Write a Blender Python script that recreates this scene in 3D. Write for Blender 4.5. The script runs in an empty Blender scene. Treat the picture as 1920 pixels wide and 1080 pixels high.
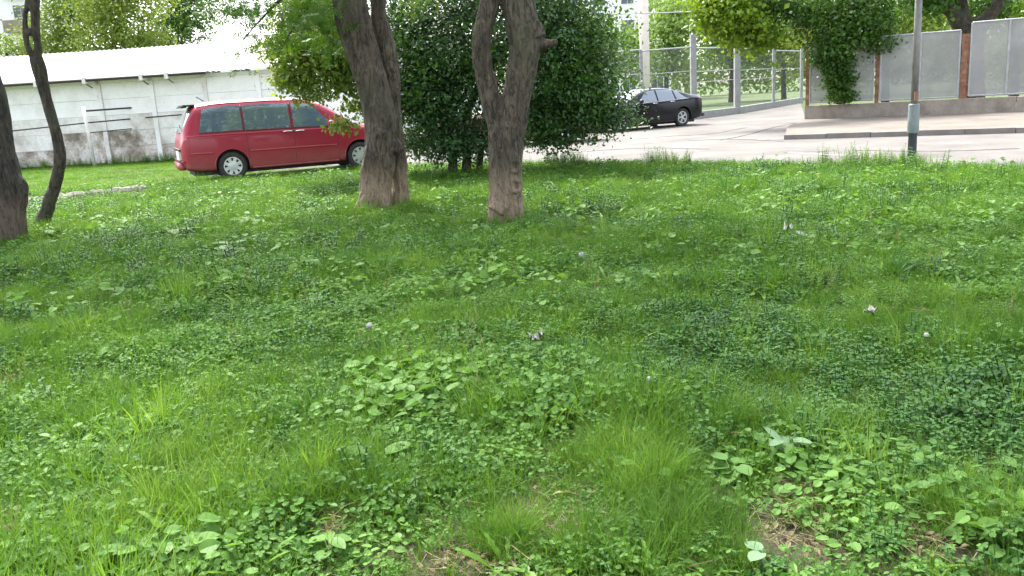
import bpy, bmesh, math, random
import numpy as np
from mathutils import Vector, Matrix, noise as mnoise
rnd = random.Random(7)
rng = np.random.default_rng(11)
scene = bpy.context.scene
COL = scene.collection
PI = math.pi
R = math.radians

# ------------------------------------------------------------------ camera
F = 1600.0                                    # focal length in photo pixels (1920 wide)
CAM = Vector((0, 0, 1.5))
PITCH, ROLL = R(12.73), R(3.43)
fw = Vector((0, math.cos(PITCH), -math.sin(PITCH)))
r0 = Vector((1, 0, 0)); u0 = Vector((0, math.sin(PITCH), math.cos(PITCH)))
cr = r0*math.cos(ROLL) - u0*math.sin(ROLL)
cu = u0*math.cos(ROLL) + r0*math.sin(ROLL)
cd = bpy.data.cameras.new('camera'); cam = bpy.data.objects.new('camera', cd); COL.objects.link(cam)
cd.sensor_width = 36; cd.lens = 36*F/1920; cd.clip_end = 1500; cd.clip_start = 0.05
m = Matrix((cr, cu, -fw)).transposed().to_4x4(); m.translation = CAM
cam.matrix_world = m
scene.camera = cam

# ------------------------------------------------------------------ light
SUN_EL, SUN_AZ = R(56), R(-28)                # azimuth from +Y towards +X
w = bpy.data.worlds.new("World"); scene.world = w; w.use_nodes = True
nt = w.node_tree; bg = nt.nodes['Background']
sky = nt.nodes.new('ShaderNodeTexSky'); sky.sky_type = 'NISHITA'; sky.sun_disc = False
sky.sun_elevation = SUN_EL; sky.sun_rotation = SUN_AZ
sky.air_density = 1.0; sky.dust_density = 3.0; sky.ozone_density = 1.0
hs = nt.nodes.new('ShaderNodeHueSaturation'); hs.inputs['Saturation'].default_value = .42   # thin white overcast
nt.links.new(sky.outputs[0], hs.inputs['Color']); nt.links.new(hs.outputs[0], bg.inputs[0]); bg.inputs[1].default_value = 0.15
sd = bpy.data.lights.new('sun', 'SUN'); sun = bpy.data.objects.new('sun', sd); COL.objects.link(sun)
sd.energy = 1.5; sd.angle = R(12); sd.color = (1, 0.955, 0.88)
sdir = Vector((math.sin(SUN_AZ)*math.cos(SUN_EL), math.cos(SUN_AZ)*math.cos(SUN_EL), math.sin(SUN_EL)))
sun.rotation_euler = sdir.to_track_quat('Z', 'Y').to_euler()
scene.view_settings.view_transform = 'Standard'; scene.view_settings.look = 'None'
scene.view_settings.exposure = 2.4; scene.view_settings.gamma = 1
scene.view_settings.use_curve_mapping = False
scene.cycles.max_bounces = 8; scene.cycles.transparent_max_bounces = 24
scene.cycles.transmission_bounces = 6; scene.cycles.use_denoising = True
scene.cycles.sample_clamp_indirect = 8

# ------------------------------------------------------------------ pixel -> place helpers
def ray(px, py): return fw + cr*((px-960)/F) + cu*((540-py)/F)
def gp(px, py, z=0.0):
    d = ray(px, py); t = (z-CAM.z)/d.z
    return CAM + d*t
def at(px, py, Y):
    d = ray(px, py); return CAM + d*(Y/d.y)
def gx(px, Y):                                 # ground point at column px (on the horizon row) and distance Y
    p = at(px, 178-(px-960)*0.06, Y)
    q = at(px, 178-(px-960)*0.06 + 1.5*F/Y, Y)
    return Vector((q.x, Y, 0))

# ------------------------------------------------------------------ materials
def new_mat(name):
    m = bpy.data.materials.new(name); m.use_nodes = True
    return m, m.node_tree, m.node_tree.nodes['Principled BSDF']
def N(nt, t, **kw):
    n = nt.nodes.new(t)
    for k, v in kw.items(): setattr(n, k, v)
    return n
def ramp(nt, src, stops):
    r = N(nt, 'ShaderNodeValToRGB'); e = r.color_ramp.elements
    while len(e) < len(stops): e.new(0.5)
    for i, (p, c) in enumerate(stops):
        e[i].position = p; e[i].color = (*c, 1) if len(c) == 3 else c
    nt.links.new(src, r.inputs[0]); return r.outputs[0]
def noise_tex(nt, scale, detail=6, rough=0.6, coord='Object', stretch=(1, 1, 1), w=None):
    tc = N(nt, 'ShaderNodeTexCoord'); mp = N(nt, 'ShaderNodeMapping')
    mp.inputs['Scale'].default_value = stretch
    if coord == 'World':
        g = N(nt, 'ShaderNodeNewGeometry'); nt.links.new(g.outputs['Position'], mp.inputs[0])
    else: nt.links.new(tc.outputs[coord], mp.inputs[0])
    n = N(nt, 'ShaderNodeTexNoise'); n.inputs['Scale'].default_value = scale
    n.inputs['Detail'].default_value = detail; n.inputs['Roughness'].default_value = rough
    nt.links.new(mp.outputs[0], n.inputs[0]); return n
def mix(nt, fac, a, b, mode='MIX'):
    m = N(nt, 'ShaderNodeMix', data_type='RGBA', blend_type=mode)
    for s, v in ((m.inputs[0], fac), (m.inputs[6], a), (m.inputs[7], b)):
        if isinstance(v, (int, float)): s.default_value = v
        elif isinstance(v, tuple): s.default_value = (*v, 1)
        else: nt.links.new(v, s)
    return m.outputs[2]
def math_(nt, op, a, b=None):
    m = N(nt, 'ShaderNodeMath', operation=op)
    for s, v in zip(m.inputs, (a, b)):
        if v is None: continue
        if isinstance(v, (int, float)): s.default_value = v
        else: nt.links.new(v, s)
    return m.outputs[0]
def bump(nt, bs, h, strength=0.4, dist=0.02):
    b = N(nt, 'ShaderNodeBump'); b.inputs['Strength'].default_value = strength
    b.inputs['Distance'].default_value = dist
    nt.links.new(h, b.inputs['Height']); nt.links.new(b.outputs[0], bs.inputs['Normal'])
def surf(name, stops, scale=3, rough=0.8, b=0.3, bd=0.01, coord='World', stretch=(1, 1, 1), metal=0, fine=40, spread=0.25):
    m, nt, bs = new_mat(name)
    n1 = noise_tex(nt, scale, 8, 0.65, coord, stretch)
    c = ramp(nt, n1.outputs[0], stops)
    n2 = noise_tex(nt, fine, 5, 0.7, coord, stretch)
    c = mix(nt, spread, c, ramp(nt, n2.outputs[0], [(0.25, (0.35,)*3), (0.75, (1.5,)*3)]), 'MULTIPLY')
    nt.links.new(c, bs.inputs['Base Color']); bs.inputs['Roughness'].default_value = rough
    bs.inputs['Metallic'].default_value = metal
    if b: bump(nt, bs, math_(nt, 'ADD', n1.outputs[0], n2.outputs[0]), b, bd)
    return m
def plain(name, c, rough=0.5, metal=0, coat=0, var=0.15):
    m, nt, bs = new_mat(name)
    n = noise_tex(nt, 9, 5, 0.6, 'World')
    c0 = tuple(x*(1-var) for x in c); c1 = tuple(x*(1+var) for x in c)
    nt.links.new(ramp(nt, n.outputs[0], [(0.3, c0), (0.7, c1)]), bs.inputs['Base Color'])
    bs.inputs['Roughness'].default_value = rough; bs.inputs['Metallic'].default_value = metal
    bs.inputs['Coat Weight'].default_value = coat; bs.inputs['Coat Roughness'].default_value = 0.06
    return m
def leaf_mat(name, a, b, trans=0.35, rough=0.5, wscale=1.2, tint=(1.25, 1.2, 0.6), spec=0.35, lit_top=None):
    """leaf: colour differs leaf to leaf and patch to patch, light passes through"""
    m, nt, bs = new_mat(name)
    oi = N(nt, 'ShaderNodeObjectInfo')
    n = noise_tex(nt, wscale, 3, 0.6, 'World')
    f = N(nt, 'ShaderNodeNewGeometry')
    v = math_(nt, 'ADD', math_(nt, 'SUBTRACT', math_(nt, 'MULTIPLY', n.outputs[0], 1.5), .35), math_(nt, 'MULTIPLY', oi.outputs['Random'], 0.34))
    v = math_(nt, 'ADD', v, math_(nt, 'MULTIPLY', f.outputs['Random Per Island'], 0.35))
    stops = [(0.35, a), (0.95, b)]
    if lit_top: stops.append((1.12, lit_top))  # brightest stop paints lit blade tops into the leaf colour
    c = ramp(nt, v, [(min(p, 1.0), q) for p, q in stops])
    nt.links.new(c, bs.inputs['Base Color']); bs.inputs['Roughness'].default_value = rough
    bs.inputs['Specular IOR Level'].default_value = spec
    tr = N(nt, 'ShaderNodeBsdfTranslucent')
    nt.links.new(mix(nt, 1.0, c, tint, 'MULTIPLY'), tr.inputs[0])
    ms = N(nt, 'ShaderNodeMixShader'); ms.inputs[0].default_value = trans
    nt.links.new(bs.outputs[0], ms.inputs[1]); nt.links.new(tr.outputs[0], ms.inputs[2])
    nt.links.new(ms.outputs[0], nt.nodes['Material Output'].inputs[0])
    return m

# ------------------------------------------------------------------ object helpers
def link(name, me, mats=(), parent=None, smooth=False):
    o = bpy.data.objects.new(name, me); COL.objects.link(o)
    for mt in (mats if isinstance(mats, (list, tuple)) else [mats]):
        if mt: me.materials.append(mt)
    if smooth: me.shade_smooth()
    if parent: o.parent = parent
    return o
def tag(o, label, cat, group=None):
    o['label'] = label; o['category'] = cat
    if group: o['group'] = group
    return o
def thing(name, label, cat, loc=(0, 0, 0), rz=0, group=None):
    o = bpy.data.objects.new(name, None); COL.objects.link(o)
    o.location = loc; o.rotation_euler = (0, 0, rz); o.empty_display_size = 0.2
    return tag(o, label, cat, group)
def struct(o, kind='structure'): o['kind'] = kind; return o
def mesh_from(name, V, Fc):
    me = bpy.data.meshes.new(name); me.from_pydata([tuple(v) for v in V], [], Fc); me.update(); return me
class MB:
    def __init__(s): s.v = []; s.f = []; s.mi = []
    def add(s, V, Fc, mi=0):
        b = len(s.v); s.v += [tuple(v) for v in V]; s.f += [tuple(i+b for i in f) for f in Fc]; s.mi += [mi]*len(Fc)
    def box(s, x0, y0, z0, x1, y1, z1, mi=0):
        V = [(x, y, z) for z in (z0, z1) for y in (y0, y1) for x in (x0, x1)]
        s.add(V, [(0, 2, 3, 1), (4, 5, 7, 6), (0, 1, 5, 4), (2, 6, 7, 3), (0, 4, 6, 2), (1, 3, 7, 5)], mi)
    def tube(s, pts, rad, n=10, mi=0, sy=1.0):
        pts = [Vector(p) for p in pts]
        if not hasattr(rad, '__len__'): rad = [rad]*len(pts)
        t0 = (pts[1]-pts[0]).normalized()
        a = t0.orthogonal().normalized(); rings = []
        for i, p in enumerate(pts):
            t = (pts[min(i+1, len(pts)-1)]-pts[max(i-1, 0)]).normalized()
            a = (a - t*a.dot(t)).normalized(); b = t.cross(a)
            rings.append([p + (a*math.cos(2*PI*k/n) + b*math.sin(2*PI*k/n))*rad[i] for k in range(n)])
        V = [q for r_ in rings for q in r_]
        Fc = [(i*n+k, i*n+(k+1) % n, (i+1)*n+(k+1) % n, (i+1)*n+k) for i in range(len(pts)-1) for k in range(n)]
        Fc += [tuple(range(n-1, -1, -1)), tuple((len(pts)-1)*n+k for k in range(n))]
        s.add(V, Fc, mi)
    def lathe(s, prof, n=32, axis='y', c=(0, 0, 0), mi=0):
        """prof: list of (r, h) along the axis"""
        V = []
        for r_, h in prof:
            for k in range(n):
                a = 2*PI*k/n
                V.append((c[0]+r_*math.cos(a), c[1]+h, c[2]+r_*math.sin(a)) if axis == 'y' else (c[0]+r_*math.cos(a), c[1]+r_*math.sin(a), c[2]+h))
        Fc = [(i*n+k, (i+1)*n+k, (i+1)*n+(k+1) % n, i*n+(k+1) % n) for i in range(len(prof)-1) for k in range(n)]
        s.add(V, Fc, mi)
    def mesh(s, name):
        me = mesh_from(name, s.v, s.f)
        if any(s.mi): me.polygons.foreach_set('material_index', s.mi)
        return me
    def build(s, name, mats, parent=None, smooth=False): return link(name, s.mesh(name), mats, parent, smooth)
def crom(P, n=8):
    """Catmull-Rom through rows of P (list of tuples)"""
    P = np.array(P, float); out = []
    Q = np.vstack([2*P[0]-P[1], P, 2*P[-1]-P[-2]])
    for i in range(1, len(Q)-2):
        for t in np.linspace(0, 1, n, endpoint=False):
            out.append(0.5*((2*Q[i]) + (-Q[i-1]+Q[i+1])*t + (2*Q[i-1]-5*Q[i]+4*Q[i+1]-Q[i+2])*t*t + (-Q[i-1]+3*Q[i]-3*Q[i+1]+Q[i+2])*t**3))
    out.append(P[-1]); return out
def bake(o, mods):
    """apply modifiers, return baked mesh"""
    for t, kw in mods:
        md = o.modifiers.new('m', t)
        for k, v in kw.items(): setattr(md, k, v)
    dg = bpy.context.evaluated_depsgraph_get(); dg.update()
    me = bpy.data.meshes.new_from_object(o.evaluated_get(dg))
    o.modifiers.clear(); old = o.data; o.data = me; bpy.data.meshes.remove(old); return o
def bulk(name, tv, tf, pos, mats3, mat, parent=None):
    """many transformed copies of a small template in one mesh; mats3: (n,3,3)"""
    tv = np.asarray(tv, float); n = len(pos); k = len(tv)
    V = np.einsum('nij,kj->nki', mats3, tv) + pos[:, None, :]
    L = []; S = []; T = []
    for f in tf: L += list(f); S.append(len(f))
    L = np.array(L); S = np.array(S)
    loops = (L[None, :] + (np.arange(n)*k)[:, None]).ravel()
    tot = np.tile(S, n); start = np.concatenate([[0], np.cumsum(tot)[:-1]])
    me = bpy.data.meshes.new(name)
    me.vertices.add(n*k); me.vertices.foreach_set('co', V.ravel().astype(np.float32))
    me.loops.add(len(loops)); me.loops.foreach_set('vertex_index', loops.astype(np.int32))
    me.polygons.add(len(tot)); me.polygons.foreach_set('loop_start', start.astype(np.int32))
    me.polygons.foreach_set('loop_total', tot.astype(np.int32))
    me.update(calc_edges=True); me.validate()
    return link(name, me, mat, parent)
def frames(nrm, yaw, size):
    """orthonormal frames with z=nrm, rotated by yaw, scaled"""
    nrm = nrm/np.linalg.norm(nrm, axis=1)[:, None]
    ref = np.where(np.abs(nrm[:, 2:3]) < 0.9, np.array([[0, 0, 1.]]), np.array([[1., 0, 0]]))
    a = np.cross(ref, nrm); a /= np.linalg.norm(a, axis=1)[:, None]; b = np.cross(nrm, a)
    c, s = np.cos(yaw)[:, None], np.sin(yaw)[:, None]
    x = a*c + b*s; y = -a*s + b*c
    return np.stack([x, y, nrm], axis=2)*size[:, None, None]
LEAF_V = [(0, 0, 0), (-.3, .38, .06), (0, .38, 0), (.3, .38, .06), (-.2, .74, .03), (0, .74, -.03), (.2, .74, .03), (0, 1, -.1)]
LEAF_F = [(0, 2, 1), (0, 3, 2), (1, 2, 5, 4), (2, 3, 6, 5), (4, 5, 7), (5, 6, 7)]
DIA_V = [(0, 0, 0), (-.32, .5, .07), (.32, .5, .07), (0, 1, -.06)]
DIA_F = [(0, 2, 1), (1, 2, 3)]
def compound():
    V = []; Fc = []
    for i in range(6):
        for s in (-1, 1):
            y = 0.12+0.15*i; b = len(V)
            V += [(0, y, -.02*i), (s*.12, y+.015, .01-.02*i), (s*.13, y+.1, .01-.02*i), (s*.28, y+.09, -.05-.02*i)]
            Fc += [(b, b+1, b+3, b+2)] if s > 0 else [(b, b+2, b+3, b+1)]
    b = len(V); V += [(-.05, .98, -.12), (.05, .98, -.12), (0, 1.15, -.16), (0, .9, -.1)]; Fc.append((b+3, b+1, b+2, b))
    b = len(V); V += [(-.012, 0, 0), (.012, 0, 0), (0, .95, -.11)]; Fc.append((b, b+1, b+2))
    return V, Fc

# ------------------------------------------------------------------ plant materials
M_grass = leaf_mat('grass blade green', (.036, .108, .012), (.128, .255, .028), .44, .6, 0.9, lit_top=(.20, .32, .055), spec=.3)
M_grass2 = leaf_mat('soft lawn green', (.046, .128, .014), (.145, .275, .034), .42, .6, 0.7, spec=.2)
M_dry = leaf_mat('dry straw', (.22, .18, .09), (.34, .29, .16), .3, .7)
M_herb = leaf_mat('herb leaf green', (.044, .125, .020), (.132, .262, .052), .35, .55, 1.5, spec=.2)
M_herb_b = leaf_mat('blue green herb leaf', (.026, .090, .014), (.076, .190, .034), .32, .5, 1.5, spec=.25)
M_round = leaf_mat('round leaf green', (.066, .165, .026), (.150, .290, .056), .35, .5, 1.5, spec=.25)
M_dand = leaf_mat('jagged leaf yellow green', (.085, .20, .020), (.17, .32, .040), .4, .45, 1.2)
M_pale = leaf_mat('pale felted leaf', (.13, .23, .11), (.21, .33, .17), .3, .6, 2)
M_treeL = leaf_mat('bright tree leaf', (.075, .140, .020), (.19, .27, .055), .45, .45, .35, (1.4, 1.25, .5))
M_treeM = leaf_mat('mid green tree leaf', (.026, .080, .011), (.075, .165, .022), .38, .42, .5, (1.3, 1.2, .5))
M_treeD = leaf_mat('dark glossy leaf', (.015, .050, .013), (.058, .130, .036), .3, .42, .8, (1.2, 1.2, .5), spec=.5)
M_treeY = leaf_mat('yellow green leaf', (.085, .17, .012), (.17, .28, .024), .42, .45, .6, (1.4, 1.2, .4))
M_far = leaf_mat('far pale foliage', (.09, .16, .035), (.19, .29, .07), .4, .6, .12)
# ------------------------------------------------------------------ other materials
def bark(name, c0, c1, c2, wash=None, top=0.55):
    m, nt, bs = new_mat(name)
    n1 = noise_tex(nt, 5, 8, .7, 'World', (1, 1, .45)); n2 = noise_tex(nt, 26, 6, .75, 'World', (1, 1, .3))
    n3 = noise_tex(nt, 1.6, 3, .5, 'World')
    c = ramp(nt, n1.outputs[0], [(.32, c0), (.5, c1), (.7, c2)])
    c = mix(nt, .8, c, ramp(nt, n2.outputs[0], [(.36, (.30,)*3), (.52, (1.0,)*3), (.7, (1.35,)*3)]), 'MULTIPLY')
    n5 = noise_tex(nt, 15, 3, .5, 'World', (1, 1, .22)); crack = math_(nt, 'ABSOLUTE', math_(nt, 'SUBTRACT', n5.outputs[0], .5))
    c = mix(nt, 1.0, c, ramp(nt, crack, [(.0, (.35,)*3), (.035, (1,)*3)]), 'MULTIPLY')
    c = mix(nt, ramp(nt, n3.outputs[0], [(.5, (0,)*3), (.7, (.5,)*3)]), c, (.075, .080, .045))
    n4 = noise_tex(nt, 9, 4, .6, 'World', (1, 1, .8)); c = mix(nt, ramp(nt, n4.outputs[0], [(.58, (0,)*3), (.66, (.5,)*3)]), c, tuple(x*1.25 for x in c2))
    if wash:
        g = N(nt, 'ShaderNodeNewGeometry'); sp = N(nt, 'ShaderNodeSeparateXYZ'); nt.links.new(g.outputs['Position'], sp.inputs[0])
        h = math_(nt, 'ADD', sp.outputs[2], math_(nt, 'MULTIPLY', n1.outputs[0], .22))
        f = ramp(nt, math_(nt, 'SUBTRACT', h, top), [(.0, (.8,)*3), (.34, (0,)*3)])
        f2 = mix(nt, 1.0, f, ramp(nt, n2.outputs[0], [(.38, (.35,)*3), (.5, (1,)*3)]), 'MULTIPLY')
        c = mix(nt, f2, c, wash)
    nt.links.new(c, bs.inputs['Base Color']); bs.inputs['Roughness'].default_value = .9
    bump(nt, bs, math_(nt, 'ADD', math_(nt, 'ADD', n1.outputs[0], math_(nt, 'MULTIPLY', n2.outputs[0], .9)), math_(nt, 'MINIMUM', math_(nt, 'MULTIPLY', crack, 8), .4)), 1.0, .035)
    return m
M_bark = bark('grey brown bark', (.042, .031, .021), (.088, .068, .047), (.140, .112, .080), (.31, .225, .15), .50)
M_bark_d = bark('dark bark', (.03, .025, .018), (.065, .052, .038), (.10, .082, .06))
M_bark_l = bark('left trunk grey bark', (.032, .026, .019), (.055, .046, .035), (.08, .068, .052), (.15, .105, .08), .50)  # dull grey-brown tones with a paler wash at the foot
M_soil = surf('lawn soil', [(.3, (.045, .075, .018)), (.5, (.07, .115, .028)), (.66, (.10, .085, .045)), (.8, (.06, .10, .025))], .8, 1, .8, .03, fine=30, spread=.6)
M_bare = surf('bare brown lawn soil', [(.3, (.045, .034, .022)), (.5, (.085, .066, .044)), (.62, (.125, .098, .068)), (.8, (.07, .065, .03))], 2.2, 1, .9, .02, fine=45, spread=.6)
M_asphalt = surf('pale worn asphalt', [(.3, (.080, .071, .062)), (.5, (.125, .114, .101)), (.72, (.165, .152, .137))], .55, .9, .25, .01, fine=60, spread=.22)
M_pave = surf('dusty pavement', [(.3, (.105, .086, .068)), (.5, (.155, .131, .106)), (.75, (.20, .172, .142))], .9, .92, .3, .01, fine=35, spread=.3)
M_kerb = surf('grey kerb stone', [(.3, (.14, .125, .11)), (.6, (.20, .182, .165)), (.8, (.25, .23, .21))], 2.2, .9, .4, .01, fine=50)
M_conc = surf('stained concrete', [(.25, (.12, .10, .075)), (.45, (.21, .175, .14)), (.6, (.29, .25, .205)), (.8, (.17, .15, .10))], 1.3, .9, .4, .012, fine=25, spread=.35)
M_white = surf('old whitewash', [(.3, (.66, .63, .60)), (.5, (.80, .78, .76)), (.8, (.85, .83, .81))], 1.1, .85, .2, .01, fine=18, spread=.15)
M_stain = surf('peeling grey render', [(.30, (.12, .10, .08)), (.42, (.26, .22, .18)), (.52, (.44, .39, .34)), (.62, (.63, .60, .57)), (.75, (.40, .33, .27))], 1.5, .9, .5, .015, fine=12, spread=.4)
M_mid = surf('greying whitewash', [(.32, (.36, .32, .28)), (.45, (.60, .56, .52)), (.6, (.76, .74, .71))], 1.3, .88, .35, .012, fine=14, spread=.25)
M_roofp = surf('pale mossy roof sheet', [(.3, (.62, .60, .52)), (.55, (.74, .71, .66)), (.68, (.60, .60, .38)), (.8, (.72, .52, .36))], .5, .85, .2, .01, fine=10, spread=.15)
M_dark = plain('dark painted metal', (.045, .04, .038), .5, .4)
M_pipe = surf('pale painted pipe', [(.4, (.55, .52, .48)), (.6, (.68, .66, .62)), (.75, (.35, .2, .12))], 5, .6, .1, .004, fine=30)
M_rust = surf('rusty steel', [(.3, (.14, .05, .022)), (.5, (.22, .105, .06)), (.7, (.33, .21, .14))], 6, .85, .4, .005, fine=50)
M_galv = surf('galvanised rail', [(.4, (.30, .31, .31)), (.7, (.42, .43, .43))], 6, .5, .05, .003, metal=.3)
M_post_c = surf('pale concrete post', [(.3, (.22, .22, .21)), (.7, (.33, .33, .32))], 4, .85, .2, .005)
M_wallw = plain('white building render', (.84, .83, .82), .85, var=.03)
M_winD = plain('dim window glass', (.06, .075, .09), .15)
M_tile = plain('grey roof tile', (.34, .32, .31), .8)
M_litter = plain('white plastic film', (.26, .255, .22), .4, var=.06)
M_fluff = plain('dandelion fluff', (.34, .34, .30), .95, var=.05)
def mesh_sheet(name, col, pitch, cover, rough=.5):
    m, nt, bs = new_mat(name)
    tc = N(nt, 'ShaderNodeTexCoord'); sp = N(nt, 'ShaderNodeSeparateXYZ'); nt.links.new(tc.outputs['Object'], sp.inputs[0])
    k = 2*PI/pitch
    a = math_(nt, 'SINE', math_(nt, 'MULTIPLY', math_(nt, 'ADD', sp.outputs[0], sp.outputs[2]), k))
    b = math_(nt, 'SINE', math_(nt, 'MULTIPLY', math_(nt, 'SUBTRACT', sp.outputs[0], sp.outputs[2]), k))
    f = math_(nt, 'GREATER_THAN', math_(nt, 'MAXIMUM', math_(nt, 'ABSOLUTE', a), math_(nt, 'ABSOLUTE', b)), cover)
    n = noise_tex(nt, 1.2, 5, .6, 'World')
    nt.links.new(ramp(nt, n.outputs[0], [(.35, tuple(x*.75 for x in col)), (.7, col)]), bs.inputs['Base Color'])
    bs.inputs['Metallic'].default_value = .35; bs.inputs['Roughness'].default_value = rough
    nt.links.new(f, bs.inputs['Alpha']); return m
M_sheet = mesh_sheet('fine steel mesh', (.33, .33, .32), .03, .52)
M_chain = mesh_sheet('thin chain link', (.35, .36, .36), .06, .99)
M_lampg = surf('grey green post paint', [(.35, (.12, .145, .145)), (.6, (.17, .20, .20)), (.75, (.21, .235, .235))], 6, .5, .1, .003)
M_lampd = surf('dark post foot', [(.35, (.025, .034, .04)), (.65, (.045, .06, .07))], 6, .6, .1, .003)
M_lampu = surf('faded post shaft', [(.35, (.12, .115, .11)), (.5, (.20, .19, .185)), (.68, (.26, .25, .24)), (.8, (.13, .08, .05))], 5, .55, .1, .003, stretch=(1, 1, .3))

# ------------------------------------------------------------------ ground
def gh(x, y):
    """gentle bumps of the lawn, fading out towards road and far ground"""
    k = max(0, min(1, (14.5-y)/2.0))
    return k*(0.05*mnoise.noise(Vector((x*.45, y*.45, 0))) + 0.025*mnoise.noise(Vector((x*1.7, y*1.7, 3))))-0.0
def ground():
    xs = sorted(set(list(np.arange(-16, 16.01, .25)) + [-900, -300, -100, -40, -24, 24, 40, 100, 300, 900]))
    ys = sorted(set(list(np.arange(0, 18.01, .25)) + [-300, -60, -15, -5, -2, 22, 30, 40, 60, 100, 250, 1200]))
    V = [(x, y, gh(x, y) if abs(x) < 16 and 0 <= y <= 18 else 0) for y in ys for x in xs]
    n = len(xs)
    Fc = [(j*n+i, j*n+i+1, (j+1)*n+i+1, (j+1)*n+i) for j in range(len(ys)-1) for i in range(n-1)]
    me = mesh_from('ground', V, Fc)
    g = link('ground', me, [M_soil, M_bare], None, True)
    me.polygons.foreach_set('material_index', [1 if abs(V[f[0]][0]) < 16 and 0 <= V[f[0]][1] < 17.6 and abs(V[f[1]][0]) <= 16 else 0 for f in Fc])
    return struct(g)
ground()
def sheet(name, pts, z, mat, sub=0):
    V = [(p.x, p.y, z) for p in pts]
    return struct(link(name, mesh_from(name, V, [tuple(range(len(V)))]), mat))
# lawn edge towards the road (photo pixels)
EDGE = [(700, 316), (780, 313), (900, 311), (1050, 311), (1200, 311), (1350, 312), (1500, 314), (1700, 318), (1925, 322), (2100, 327)]
edge = [gp(*e) for e in EDGE]
far = [gx(2600, 24), gx(2600, 40), gx(1560, 29.6), gx(1512, 29.8), gx(1500, 56), gx(1440, 49), gx(1382, 41.3), gx(1300, 37.6), gx(1190, 37.4), gx(900, 37), gx(480, 40), gx(470, 27), gx(560, 23.5)]
far[0] = Vector((30, 12, 0)); far[1] = Vector((40, 26, 0))
road = sheet('road', edge+far, .012, M_asphalt)
# cracks / tar seams in the asphalt
def ribbon(mb, pts, w, z, jit=0.02):
    P = crom([(p.x, p.y) for p in pts], 10); V = []; Fc = []
    for i, p in enumerate(P):
        q = P[min(i+1, len(P)-1)]-P[max(i-1, 0)]; q = q/np.linalg.norm(q); nn = np.array([-q[1], q[0]])
        c = p + nn*rnd.uniform(-jit, jit); ww = w*rnd.uniform(.5, 1.3)/2
        V += [(*(c-nn*ww), z), (*(c+nn*ww), z)]
        if i: Fc.append((2*i-2, 2*i, 2*i+1, 2*i-1))
    mb.add(V, Fc)
mb = MB()
for pts in ([(1350, 264), (1400, 254), (1450, 240), (1503, 229)], [(1290, 265), (1370, 262), (1470, 266)], [(1470, 288), (1520, 286), (1570, 284)],
            [(1190, 262), (1260, 256), (1330, 252), (1400, 240)], [(1600, 283), (1750, 285), (1910, 280)], [(1060, 288), (1200, 279), (1330, 281)]):
    ribbon(mb, [gp(*p) for p in pts], .09, .017)
M_tar = plain('dark tar seam', (.045, .04, .036), .9)
struct(mb.build('road_cracks', M_tar))
mb = MB()
for pts in ([(1480, 287), (1540, 291), (1600, 293)], [(1420, 263), (1460, 262), (1500, 262)]):
    ribbon(mb, [gp(*p) for p in pts], .12, .018)
struct(mb.build('road_markings', plain('worn white paint', (.32, .30, .28), .8)))
# raised pavement with kerb stones
kl, kr = gp(1470, 263), gp(1935, 250)
kdir = (kr-kl).normalized(); kn = Vector((-kdir.y, kdir.x, 0))
kr2 = kl + kdir*13
wl, wr = gx(1508, 29.2), gx(1960, 25.7)
wdir = (wr-wl).normalized(); wr2 = wl + wdir*16
bm_ = MB(); P = [kl+kn*.16, kr2+kn*.16, wr2, wl, kl + (wl-kl)*.5 - Vector((.25, 0, 0))]
V = [(p.x, p.y, .125) for p in P] + [(p.x, p.y, -.1) for p in P]; n = len(P)
bm_.add(V, [tuple(range(n))] + [(i+n, (i+1) % n+n, (i+1) % n, i) for i in range(n)])
pavement = struct(bm_.build('pavement', M_pave))
kb = MB(); kb.box(0, 0, -.1, .985, .155, .135); kme = kb.mesh('kerb_stone')
kme.materials.append(M_kerb)
for i in range(13):
    o = bpy.data.objects.new('kerb_stone', kme); COL.objects.link(o); o.parent = pavement
    p = kl + kdir*i; o.location = (p.x, p.y, rnd.uniform(-.012, .006)); o.rotation_euler = (0, 0, math.atan2(kdir.y, kdir.x)+rnd.uniform(-.008, .008))
# pale footpath strip beyond the left trees
mb = MB(); P_ = crom([tuple(gp(*p)) for p in [(-80, 392), (40, 382), (105, 375), (170, 366), (240, 360), (275, 358)]], 12); mb.tube([(q[0], q[1]+rnd.uniform(-.03, .03), .01) for q in P_], [rnd.uniform(.07, .13) for q in P_], 8)
struct(mb.build('path', plain('pale trodden path', (.24, .22, .185), .9)))

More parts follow.
